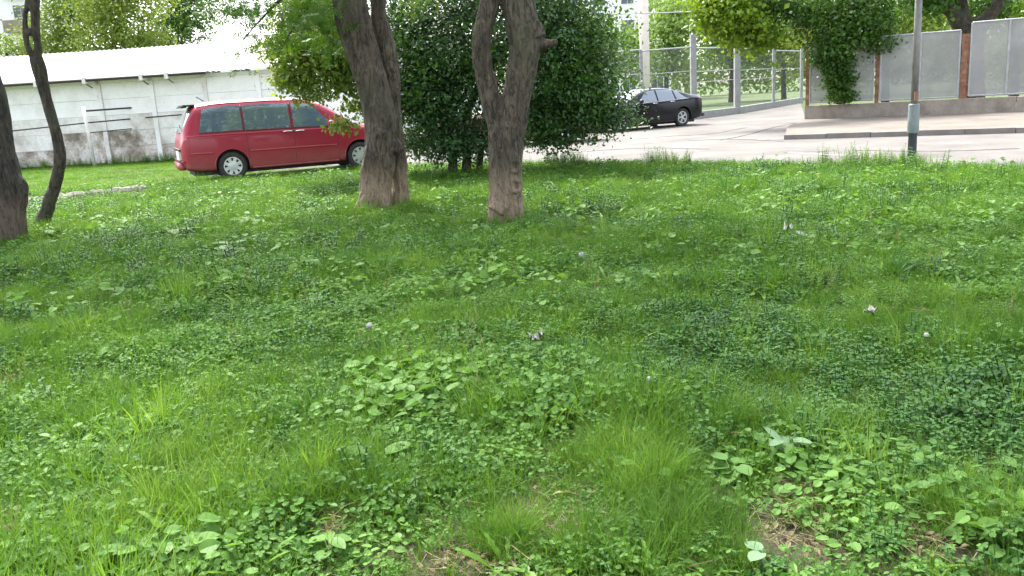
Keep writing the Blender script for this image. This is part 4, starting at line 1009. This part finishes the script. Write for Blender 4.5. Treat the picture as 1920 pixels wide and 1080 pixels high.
def stalks(seed):
    g = random.Random(seed); b = MB()
    for k in range(4):
        a = g.uniform(0, 2*PI); h = g.uniform(.2, .34); l = g.uniform(.1, .3); x, y = g.uniform(-.05, .05), g.uniform(-.05, .05)
        P = [(x+math.cos(a)*l*h*t*t, y+math.sin(a)*l*h*t*t, h*t) for t in (0, .35, .7, 1)]
        b.tube(P, [.0016, .0014, .001, .0006], 3)
        for i in range(14):
            t = .72+.28*i/14; c = Vector((x+math.cos(a)*l*h*t*t, y+math.sin(a)*l*h*t*t, h*t)); q = g.uniform(0, 2*PI)
            e = c+Vector((math.cos(q)*.008, math.sin(q)*.008, .012)); b.add([c, c+Vector((0, 0, .006)), e], [(0, 1, 2)])
    return b.mesh('stalk')
C_lawn = proto_coll('lawn_proto', [tuft(100+i, 26, .085, .04, .10, .0042, .9, 3) for i in range(6)], M_grass2)
C_long = proto_coll('long_proto', [tuft(120+i, 30, .06, .10, .21, .0045, .75, 5) for i in range(6)], M_grass)
C_fine = proto_coll('fine_proto', [tuft(140+i, 46, .07, .09, .19, .0026, 1.0, 5) for i in range(4)], M_grass)
C_clover = proto_coll('clover_proto', [sprig(160+i, 16, .10, .03, .09, .019, 'oval', tri=True) for i in range(5)], M_herb)
C_blue = proto_coll('blue_proto', [nettle(180+i, .12, .034, 4) for i in range(5)], M_herb_b)
C_small = proto_coll('small_proto', [sprig(200+i, 40, .10, .015, .075, .021, 'oval', tilt=.6) for i in range(5)], M_herb)
C_round = proto_coll('round_proto', [sprig(220+i, 13, .11, .03, .09, .046, 'heart', tilt=.35) for i in range(5)], M_round)
C_dand = proto_coll('dand_proto', [rosette(240+i, 9, .15, .042, 'jag', .8) for i in range(5)], M_dand)
C_lance = proto_coll('lance_proto', [rosette(260+i, 12, .16, .014, 'lance', 2.4) for i in range(4)], M_herb_b)
C_feath = proto_coll('feath_proto', [feather(280+i, 16, .13) for i in range(4)], M_herb_b)
C_nett = proto_coll('nettle_proto', [nettle(300+i, .30, .05, 8) for i in range(4)], M_grass2)
C_stalk = proto_coll('stalk_proto', [stalks(320+i) for i in range(4)], M_dry)

def gn_group(coll):
    ng = bpy.data.node_groups.new('scatter_'+coll.name, 'GeometryNodeTree')
    ng.interface.new_socket('Geometry', in_out='INPUT', socket_type='NodeSocketGeometry')
    ng.interface.new_socket('Geometry', in_out='OUTPUT', socket_type='NodeSocketGeometry')
    gi = ng.nodes.new('NodeGroupInput'); go = ng.nodes.new('NodeGroupOutput')
    ci = ng.nodes.new('GeometryNodeCollectionInfo'); ci.inputs[0].default_value = coll; ci.inputs[1].default_value = True; ci.inputs[2].default_value = True
    ip = ng.nodes.new('GeometryNodeInstanceOnPoints'); ip.inputs['Pick Instance'].default_value = True
    def attr(n, t):
        a = ng.nodes.new('GeometryNodeInputNamedAttribute'); a.data_type = t; a.inputs['Name'].default_value = n; return a.outputs['Attribute']
    L = ng.links.new
    L(gi.outputs[0], ip.inputs['Points']); L(ci.outputs[0], ip.inputs['Instance'])
    L(attr('idx', 'INT'), ip.inputs['Instance Index']); L(attr('rot', 'FLOAT_VECTOR'), ip.inputs['Rotation']); L(attr('scl', 'FLOAT_VECTOR'), ip.inputs['Scale'])
    L(ip.outputs[0], go.inputs[0]); return ng
def scatter(name, coll, P, scl, label=None, tilt=.15):
    n = len(P); me = bpy.data.meshes.new(name); me.vertices.add(n)
    me.vertices.foreach_set('co', np.asarray(P, np.float32).ravel())
    rot = np.stack([rng.normal(0, tilt, n), rng.normal(0, tilt, n), rng.uniform(0, 2*PI, n)], 1).astype(np.float32)
    sc = (np.asarray(scl)[:, None]*np.stack([np.ones(n), np.ones(n), rng.uniform(.8, 1.25, n)], 1)).astype(np.float32)
    a = me.attributes.new('rot', 'FLOAT_VECTOR', 'POINT'); a.data.foreach_set('vector', rot.ravel())
    a = me.attributes.new('scl', 'FLOAT_VECTOR', 'POINT'); a.data.foreach_set('vector', sc.ravel())
    a = me.attributes.new('idx', 'INT', 'POINT'); a.data.foreach_set('value', rng.integers(0, len(coll.objects), n).astype(np.int32))
    o = link(name, me); md = o.modifiers.new('scatter', 'NODES'); md.node_group = gn_group(coll)
    struct(o, 'stuff'); return o
# lawn outline in world space
poly = [(p.x, p.y) for p in edge]
def lawn_y(x):
    xs_ = [p[0] for p in poly]; ys_ = [p[1] for p in poly]
    return np.interp(x, xs_, ys_)
def pts(dens, y0, y1, margin=1.6, left_far=False):
    """uniform points inside the widened view between two distances, on the lawn"""
    hw_ = .64*y1+margin; n = int(dens*2*hw_*(y1-y0)); X = rng.uniform(-hw_, hw_, n); Y = rng.uniform(y0, y1, n)
    k = np.abs(X) < .64*Y+margin
    X, Y = X[k], Y[k]
    xl = poly[0][0]
    # minivan and hard ground are kept free
    k = np.where(X > xl, Y < lawn_y(X)-.02+rng.normal(0, .05, len(X)), (Y < 29.2) & ((X < xl-.0) & ((Y < 21.5) | (X < gx(470, 24).x+(Y-24)*-.3))))
    dx = X-loc.x; dy = Y-loc.y; lx = dx*math.cos(vy)+dy*math.sin(vy); ly = -dx*math.sin(vy)+dy*math.cos(vy)
    k &= ~((lx > -.95) & (lx < 3.7) & (np.abs(ly) < .72))
    pth = [gp(*p) for p in [(-80, 392), (40, 382), (105, 375), (170, 366), (240, 360), (300, 357)]]
    k &= ~((X < pth[-1].x) & (np.abs(Y-np.interp(X, [p.x for p in pth], [p.y for p in pth])+.45) < .62))
    for tx, r_ in ((gx(705, YA), .34), (gx(948, YB), .22), (gx(8, YC), .26)):
        k &= (X-tx.x)**2+(Y-tx.y)**2 > r_**2
    return X[k], Y[k]
def nz(X, Y, f, seed): return np.array([mnoise.noise(Vector((x*f+seed*7.3, y*f-seed*3.1, seed))) for x, y in zip(X, Y)])
def blobmask(X, Y, L):
    v = np.zeros(len(X))
    for px, py, rx, ry, s_ in L:
        c = gp(px, py, .05); k = c.y/F
        depth = abs(gp(px, py-ry, .05).y-gp(px, py+ry, .05).y)/2
        v += s_*np.exp(-(((X-c.x)/(rx*k))**2+((Y-c.y)/max(depth, .1))**2))
    return v
def z_of(X, Y): return np.array([gh(x, y) for x, y in zip(X, Y)])
BARE = [(1080, 990, 60, 18, 1), (1480, 1000, 80, 25, 1), (620, 965, 60, 18, .9), (300, 770, 60, 18, .7), (30, 965, 50, 25, .9), (640, 755, 50, 14, .9), (1730, 1010, 60, 20, .8), (880, 1040, 60, 20, .9), (20, 700, 30, 12, .8), (400, 890, 40, 14, .7), (1500, 930, 30, 10, .6), (950, 415, 30, 6, .5)]
HERB = [(150, 850, 240, 120, 1), (450, 1010, 260, 60, 1), (800, 760, 200, 60, .8), (900, 870, 160, 40, .9), (720, 1000, 180, 50, .9), (350, 650, 300, 70, .6)]
ROUND = [(1500, 920, 180, 60, 1.3), (1700, 900, 160, 50, .9), (720, 760, 130, 40, 1.0), (650, 1030, 120, 40, 1.1), (1420, 860, 80, 25, 1), (900, 1010, 90, 30, .8), (340, 1040, 70, 25, 1), (120, 860, 120, 60, .7), (1620, 1050, 120, 30, .8)]
BLUE = [(1600, 740, 300, 90, 1.3), (1850, 780, 160, 110, 1.0), (850, 440, 80, 30, 1.0), (1330, 620, 180, 40, .8), (620, 850, 60, 25, .6), (180, 480, 120, 40, .7), (780, 880, 120, 40, .7), (1250, 520, 200, 50, .3)]
LONG = [(1180, 820, 120, 60, 1.2), (1190, 900, 120, 60, 1.1), (950, 990, 70, 40, 1.2), (640, 880, 100, 50, 1.1), (900, 780, 70, 40, 1), (400, 830, 90, 30, .9), (1230, 1000, 160, 60, 1.0), (1380, 780, 90, 60, .7), (300, 950, 120, 50, .8), (200, 760, 80, 40, .6), (880, 900, 200, 50, .6), (1150, 460, 240, 50, .5), (1800, 950, 120, 60, .6), (90, 560, 80, 60, .7)]
ZON = [(2.0, 6.2, 1.0), (6.2, 12.0, .62), (12.0, 19.0, .42)]
acc = {}
def put(key, X, Y, s, k):
    acc.setdefault(key, []).append((X[k], Y[k], s[k]))
for y0, y1, q in ZON:
    X, Y = pts(420*q, y0, y1)
    bare = blobmask(X, Y, BARE) + np.clip(nz(X, Y, .9, 9)-.32, 0, 1)*1.6
    keep = rng.random(len(X)) > bare*1.7
    X, Y, bare = X[keep], Y[keep], bare[keep]
    nA = nz(X, Y, .55, 1); nB = nz(X, Y, .8, 2); nC = nz(X, Y, 1.3, 3)
    u = rng.random(len(X)); ss = rng.uniform(.65, 1.25, len(X))*(1+.75*nz(X, Y, .8, 6)+.4*nz(X, Y, 2.1, 7))
    far_ = np.clip((Y-6)/6, 0, 1)
    w_long = np.clip(.10 + .9*blobmask(X, Y, LONG) + .75*np.clip(nA, 0, 1) + far_*.30, 0, 2)
    w_herb = np.clip(.22 + .9*blobmask(X, Y, HERB) + .9*np.clip(nB, 0, 1) - far_*.12, 0, 2)
    w_round = np.clip(.02 + 1.0*blobmask(X, Y, ROUND) + .35*np.clip(nC-.25, 0, 1), 0, 2)
    w_blue = np.clip(.03 + 1.0*blobmask(X, Y, BLUE) + .6*np.clip(nC*-1-.2, 0, 1), 0, 2)
    w_clov = np.clip(.12 + .7*np.clip(-nA, 0, 1), 0, 2)
    w_lawn = .55 + far_*.5 + np.zeros(len(X))
    w_fea = .06+np.clip(nB*-1-.15, 0, 1)*.5
    w_dan = .035+np.zeros(len(X))
    W = np.stack([w_long*.62, w_long*.38, w_herb, w_round, w_blue, w_clov, w_lawn, w_fea, w_dan, .004+0*w_dan, .003+0*w_dan], 1); W = np.cumsum(W/W.sum(1)[:, None], 1)
    ch = (u[:, None] > W).sum(1)
    for i, key in enumerate(('long', 'fine', 'small', 'round', 'blue', 'clover', 'lawn', 'feath', 'dand', 'lance', 'stalk')):
        put(key, X, Y, np.minimum(ss, .8) if key == 'stalk' else ss, ch == i)
    # an even short under-layer everywhere but the bare spots
    X2, Y2 = pts(200*q, y0, y1); k2 = rng.random(len(X2)) > blobmask(X2, Y2, BARE)*1.8
    put('lawn', X2, Y2, rng.uniform(.6, 1.0, len(X2)), k2)
    if y0 > 3:                                # coarse weeds standing through the farther lawn
        for key, dn, sc0, sc1, f_, th in (('nettle', 26, .28, .62, .7, -.02), ('round', 11, .9, 1.9, 1.1, .0), ('dand', 7, .9, 1.5, .8, .0), ('blue', 16, 1.0, 1.9, .6, .08), ('small', 22, 1.1, 1.9, .9, .0)):
            X3, Y3 = pts(dn, y0, y1); g_ = nz(X3, Y3, f_, 11+dn) > th
            put(key, X3, Y3, rng.uniform(sc0, sc1, len(X3)), g_)
# short grass beyond the left trees up to the shed
X, Y = pts(70, 18.0, 29.2); put('lawn', X, Y, rng.uniform(.6, 1.1, len(X)), X < 0)
# clumps of long fine grass
for px, py, n, r_ in ((1180, 830, 60, .20), (1230, 900, 50, .18), (1140, 760, 30, .16), (950, 1000, 26, .11), (640, 890, 40, .18), (720, 930, 30, .16), (900, 795, 30, .12), (360, 850, 26, .11), (1290, 1010, 40, .2), (1370, 790, 30, .16), (290, 960, 36, .18), (420, 990, 24, .14),
        (1080, 1020, 26, .14), (1850, 960, 40, .2), (200, 770, 20, .12), (60, 580, 30, .3), (560, 940, 22, .12), (1900, 620, 40, .4), (1550, 800, 24, .2), (840, 590, 30, .3), (500, 470, 40, .5)):
    c_ = gp(px, py, .05); a = rng.uniform(0, 2*PI, n); rr = r_*np.sqrt(rng.random(n)); X = c_.x+rr*np.cos(a); Y = c_.y+rr*np.sin(a)
    sc = rng.uniform(.8, 1.35, n)*(1-.3*rr/r_); put('fine', X, Y, sc, np.arange(n) % 3 != 0); put('long', X, Y, sc*.9, np.arange(n) % 3 == 0)
for _ in range(330):
    y_ = rng.uniform(3.5, 18); x_ = rng.uniform(-.64, .64)*y_; r_ = rng.uniform(.1, .38); n = int(60*r_)+6
    if x_ > -4 and y_ > lawn_y(x_)-.3: continue
    a = rng.uniform(0, 2*PI, n); rr = r_*np.sqrt(rng.random(n)); X = x_+rr*np.cos(a); Y = y_+rr*np.sin(a)
    kind = rng.choice(['long', 'fine', 'nettle', 'blue', 'round', 'dand'], p=[.28, .2, .24, .12, .08, .08])
    put(kind, X, Y, rng.uniform(.6, 1.2, n)*(.62 if kind == 'nettle' else 1.15)*(1-.35*rr/r_), X < 99)
# taller weeds along the lawn edge
n = 700; X = rng.uniform(edge[0].x, edge[-1].x, n); Y = lawn_y(X)-rng.exponential(.3, n)-.02
cl = nz(X, Y*0, .9, 5); kk = cl > .05
put('nettle', X, Y, rng.uniform(.55, 1.3, n), kk)
n = 900; X = rng.uniform(edge[0].x, edge[-1].x, n); Y = lawn_y(X)-rng.uniform(-.05, .8, n); put('long', X, Y, rng.uniform(.6, 1.15, n), X > -99)
# rough growth at the foot of the shed and round the trunks
n = 260; s_ = rng.random(n); a0, b0 = gx(-100, 29.6), gx(440, 28.9); X = a0.x+(b0.x-a0.x)*s_; Y = a0.y+(b0.y-a0.y)*s_-rng.exponential(.25, n); put('nettle', X, Y, rng.uniform(.5, 1.2, n), X < 99)
for c_, n, r_ in ((gx(705, YA), 110, .55), (gx(948, YB), 90, .4), (gx(8, YC), 90, .45), (gx(80, YD), 40, .25), (gx(862, YE), 200, .9), (gx(1709, lb.y), 40, .2)):
    a = rng.uniform(0, 2*PI, n); rr = r_*(.75+np.abs(rng.normal(0, .35, n))); X = c_.x+rr*np.cos(a); Y = c_.y+rr*np.sin(a)
    put('long', X, Y, rng.uniform(.7, 1.25, n), np.arange(n) % 2 == 0); put('nettle', X, Y, rng.uniform(.3, .65, n), np.arange(n) % 4 == 1)
# under the minivan's near side, grass laps its tyres
n = 260; lx = rng.uniform(-1.2, 3.6, n); ly = -.95-rng.exponential(.25, n); X = loc.x+lx*math.cos(vy)-ly*math.sin(vy); Y = loc.y+lx*math.sin(vy)+ly*math.cos(vy)
put('long', X, Y, rng.uniform(.5, 1.0, n), X < 99)
NAMES = dict(long='long_grass', fine='fine_grass', small='small_leaf_ground_cover', round='round_leaf_ground_cover', blue='herb_ground_cover', clover='clover_ground_cover', lawn='short_grass',
             feath='feathery_ground_cover', dand='dandelion_leaves', lance='plantain_ground_cover', stalk='grass_stalks', nettle='tall_weeds')
CO = dict(long=C_long, fine=C_fine, small=C_small, round=C_round, blue=C_blue, clover=C_clover, lawn=C_lawn, feath=C_feath, dand=C_dand, lance=C_lance, stalk=C_stalk, nettle=C_nett)
for key, L in acc.items():
    X = np.concatenate([a[0] for a in L]); Y = np.concatenate([a[1] for a in L]); S_ = np.concatenate([a[2] for a in L])
    scatter(NAMES[key], CO[key], np.stack([X, Y, z_of(X, Y)-.004], 1), S_)
    print(key, len(X))

def debris(seed):
    g = random.Random(seed); b = MB()
    for _ in range(9):
        x, y, a, l = g.uniform(-.1, .1), g.uniform(-.1, .1), g.uniform(0, 2*PI), g.uniform(.03, .13)
        b.tube([(x, y, g.uniform(.004, .02)), (x+math.cos(a)*l*.5, y+math.sin(a)*l*.5, g.uniform(.008, .03)), (x+math.cos(a+.3)*l, y+math.sin(a+.3)*l, g.uniform(.004, .03))], .0015, 3)
    for _ in range(3):
        a = g.uniform(0, 2*PI); leafblade(b, (g.uniform(-.1, .1), g.uniform(-.1, .1), .015), (math.cos(a), math.sin(a), .1), (0, 0, 1), g.uniform(.02, .045), .018, 'oval', .2, .5, 3)
    return b.mesh('debris')
C_deb = proto_coll('debris_proto', [debris(340+i) for i in range(5)], M_dry)
X, Y = pts(16, 2.0, 9); X = list(X); Y = list(Y)
for px, py, rx, ry, s_ in BARE:
    for _ in range(14):
        c = gp(px+rng.normal(0, rx*.6), py+rng.normal(0, ry*.6), .02); X.append(c.x); Y.append(c.y)
scatter('dry_litter', C_deb, np.stack([X, Y, z_of(X, Y)+.002], 1), rng.uniform(.6, 1.2, len(X)), tilt=.08)

# ------------------------------------------------------------------ single plants that stand out
def leaf_obj(parent, base, dirv, L_, W_, shape, mat, droop=.25, name='leaf'):
    b = MB(); leafblade(b, base, dirv, (0, 0, 1), L_, W_, shape, .1, droop, 8)
    if base[2] > .03: b.tube([(0, 0, 0), (base[0]*.5, base[1]*.5, base[2]*.6), base], .003, 5)
    return b.build(name, mat, parent, True)
def big_plant(name, label, px, py, n, L_, W_, shape, mat, hgt, seed, up=.35, group=None):
    p = gp(px, py, .03); t = thing(name, label, 'plant', (p.x, p.y, gh(p.x, p.y)), 0, group); g = random.Random(seed)
    for k in range(n):
        a = 2*PI*k/n+g.uniform(-.35, .35); h = hgt*g.uniform(.5, 1.1); r_ = L_*g.uniform(.1, .45)
        leaf_obj(t, (r_*math.cos(a), r_*math.sin(a), h), (math.cos(a), math.sin(a), g.uniform(-.1, up)), L_*g.uniform(.75, 1.15), W_*g.uniform(.8, 1.1), shape, mat, g.uniform(.1, .35))
    return t
big_plant('broad_leaf_plant', 'round leaved plant with one raised leaf amid dark weeds at the lower right', 1470, 868, 5, .085, .062, 'heart', M_pale, .10, 1, .9)
big_plant('broad_leaf_plant', 'pale round leaf cluster left of the raised leaf plant at lower right', 1375, 900, 6, .08, .07, 'heart', M_round, .07, 2)
big_plant('broad_leaf_plant', 'pair of long pale leaves lying right of the raised leaf plant', 1545, 885, 3, .13, .055, 'lance', M_round, .07, 3)
big_plant('broad_leaf_plant', 'bluish pale leaf pair at the bottom edge right of centre', 1435, 1078, 3, .075, .065, 'heart', M_pale, .09, 4)
big_plant('broad_leaf_plant', 'single very broad pale leaf in the grass left of the bottom centre', 705, 880, 2, .12, .11, 'heart', M_round, .07, 5)
big_plant('broad_leaf_plant', 'pale leaved clump at the bottom edge left of centre', 620, 1040, 7, .08, .06, 'heart', M_round, .07, 6)
big_plant('broad_leaf_plant', 'round leaved clump at the bottom edge near the left quarter', 345, 1062, 7, .075, .062, 'heart', M_round, .06, 7)
big_plant('broad_leaf_plant', 'yellow green leaf clump at the right edge of the lawn', 1905, 905, 4, .11, .05, 'lance', M_dand, .07, 8, 1.0)
big_plant('broad_leaf_plant', 'flat leaved plant near the bottom right with bare soil beside it', 1630, 1020, 6, .07, .05, 'heart', M_round, .05, 9)
for i, (px, py, lb_) in enumerate(((320, 445, 'large pale leaves lying left of the pale leaf group below the minivan'), (385, 440, 'large pale leaves in the middle of the group below the minivan'), (440, 470, 'large pale leaf rising lowest in the group below the minivan'),
        (475, 418, 'large pale leaf nearest the minivan in the grass'), (1600, 468, 'pale greenish leaf beside the dark patch on the right lawn'))):
    if i == 4: continue
    big_plant('burdock_plant', lb_, px, py, 6, .26, .15, 'heart', M_round, .10, 20+i, .2, 'pale burdock plants on the left lawn')
for i, (px, py, lb_) in enumerate(((1090, 1060, 'yellow green jagged plant at the bottom edge right of centre'), (470, 1070, 'jagged leaved plant at the bottom edge left of the pale clump'), (950, 1060, 'bright jagged leaf plant at the bottom centre'),
        (730, 600, 'yellow green dock leaves behind the white mushroom like ball'), (855, 640, 'jagged plant right of the middle of the lawn patch'))):
    big_plant('dandelion_plant', lb_, px, py, 9, .15, .045, 'jag', M_dand, .02, 40+i, 1.2)
big_plant('plantain_plant', 'upright narrow leaved dark plant in the grass right of centre', 1185, 770, 14, .2, .022, 'lance', M_herb_b, .02, 50, 2.6)
big_plant('plantain_plant', 'upright narrow leaved dark plant in the left foreground', 205, 780, 14, .18, .022, 'lance', M_herb_b, .02, 51, 2.6)
# dandelion clocks
def clock(px, py, label, r_=.019, h=.2):
    p = at(px, py, gp(px, py+6, .15).y); t = thing('dandelion_clock', label, 'dandelion', (p.x, p.y, 0))
    b = MB(); b.tube([(.0, 0, 0), (.006, 0, p.z*.6), (0, 0, p.z)], .0022, 6); b.build('stem', M_dand, t)
    g = np.random.default_rng(int(px)); n = 90; d = g.normal(size=(n, 3)); d /= np.linalg.norm(d, axis=1)[:, None]
    b = MB()
    for q in d:
        v = Vector(q); a_ = v.orthogonal().normalized(); c_ = v.cross(a_); e = v*r_
        b.add([Vector((0, 0, p.z)), Vector((0, 0, p.z))+e*.98+a_*.0004, Vector((0, 0, p.z))+e], [(0, 1, 2)])
        k = .0052; ce = Vector((0, 0, p.z))+e
        b.add([ce+v*.002] + [ce+(a_*math.cos(2*PI*i/6)+c_*math.sin(2*PI*i/6))*k for i in range(6)], [(0, 1+i, 1+(i+1) % 6) for i in range(6)])
    b.build('seed_head', M_fluff, t)
clock(1090, 477, 'white dandelion seed head standing in the mid lawn right of the forked tree', .022)
clock(693, 611, 'white seed head beside yellow green dock leaves left of centre', .019)
clock(1218, 711, 'small white seed head above the dark upright plant right of centre', .013)
clock(1737, 628, 'tiny white seed head in the right part of the lawn', .011)
clock(1041, 402, 'tiny white seed head in the grass right of the forked tree base', .014)
clock(1283, 357, 'faint white seed head far back on the right lawn', .014)
# litter: crumpled film
def scrap(px, py, label, w_, d_, seed, h=.03, z=.10):
    p = gp(px, py, z); b = MB(); n = 7; V = []; Fc = []
    for j in range(n):
        for i in range(n):
            x = (i/(n-1)-.5)*w_; y = (j/(n-1)-.5)*d_
            k = 1-.5*abs(mnoise.noise(Vector((i*.9, j*.9, seed))))
            V.append((x*k, y*k, h*(mnoise.noise(Vector((i*.7, j*.7, seed)))+.6*mnoise.noise(Vector((i*1.9, j*1.9, seed+4))))))
    Fc = [(j*n+i, j*n+i+1, (j+1)*n+i+1, (j+1)*n+i) for j in range(n-1) for i in range(n-1)]
    V += [(x, y, z-.0015) for x, y, z in V]; m_ = n*n; Fc += [tuple(q+m_ for q in reversed(f)) for f in Fc]
    b.add(V, Fc); o = b.build('plastic_scrap', M_litter, None, True); o.location = (p.x, p.y, z+gh(p.x, p.y)); o.rotation_euler = (rnd.uniform(-.3, .3), rnd.uniform(-.3, .3), rnd.uniform(0, 3))
    tag(o, label, 'litter')
scrap(1478, 430, 'white plastic scrap sticking up in the right half of the lawn', .16, .10, 1, .08, .13)
scrap(1515, 440, 'thin pale plastic film lying right of the white scrap', .26, .10, 2, .02, .10)
scrap(1632, 588, 'small pale plastic piece in the right mid lawn', .08, .05, 3, .04, .12)
scrap(1008, 628, 'crumpled pale plastic strip in the centre of the lawn', .10, .08, 4, .06, .10)
scrap(1060, 985, 'small bluish white scrap on bare soil near the bottom edge', .03, .025, 5, .02, .03)
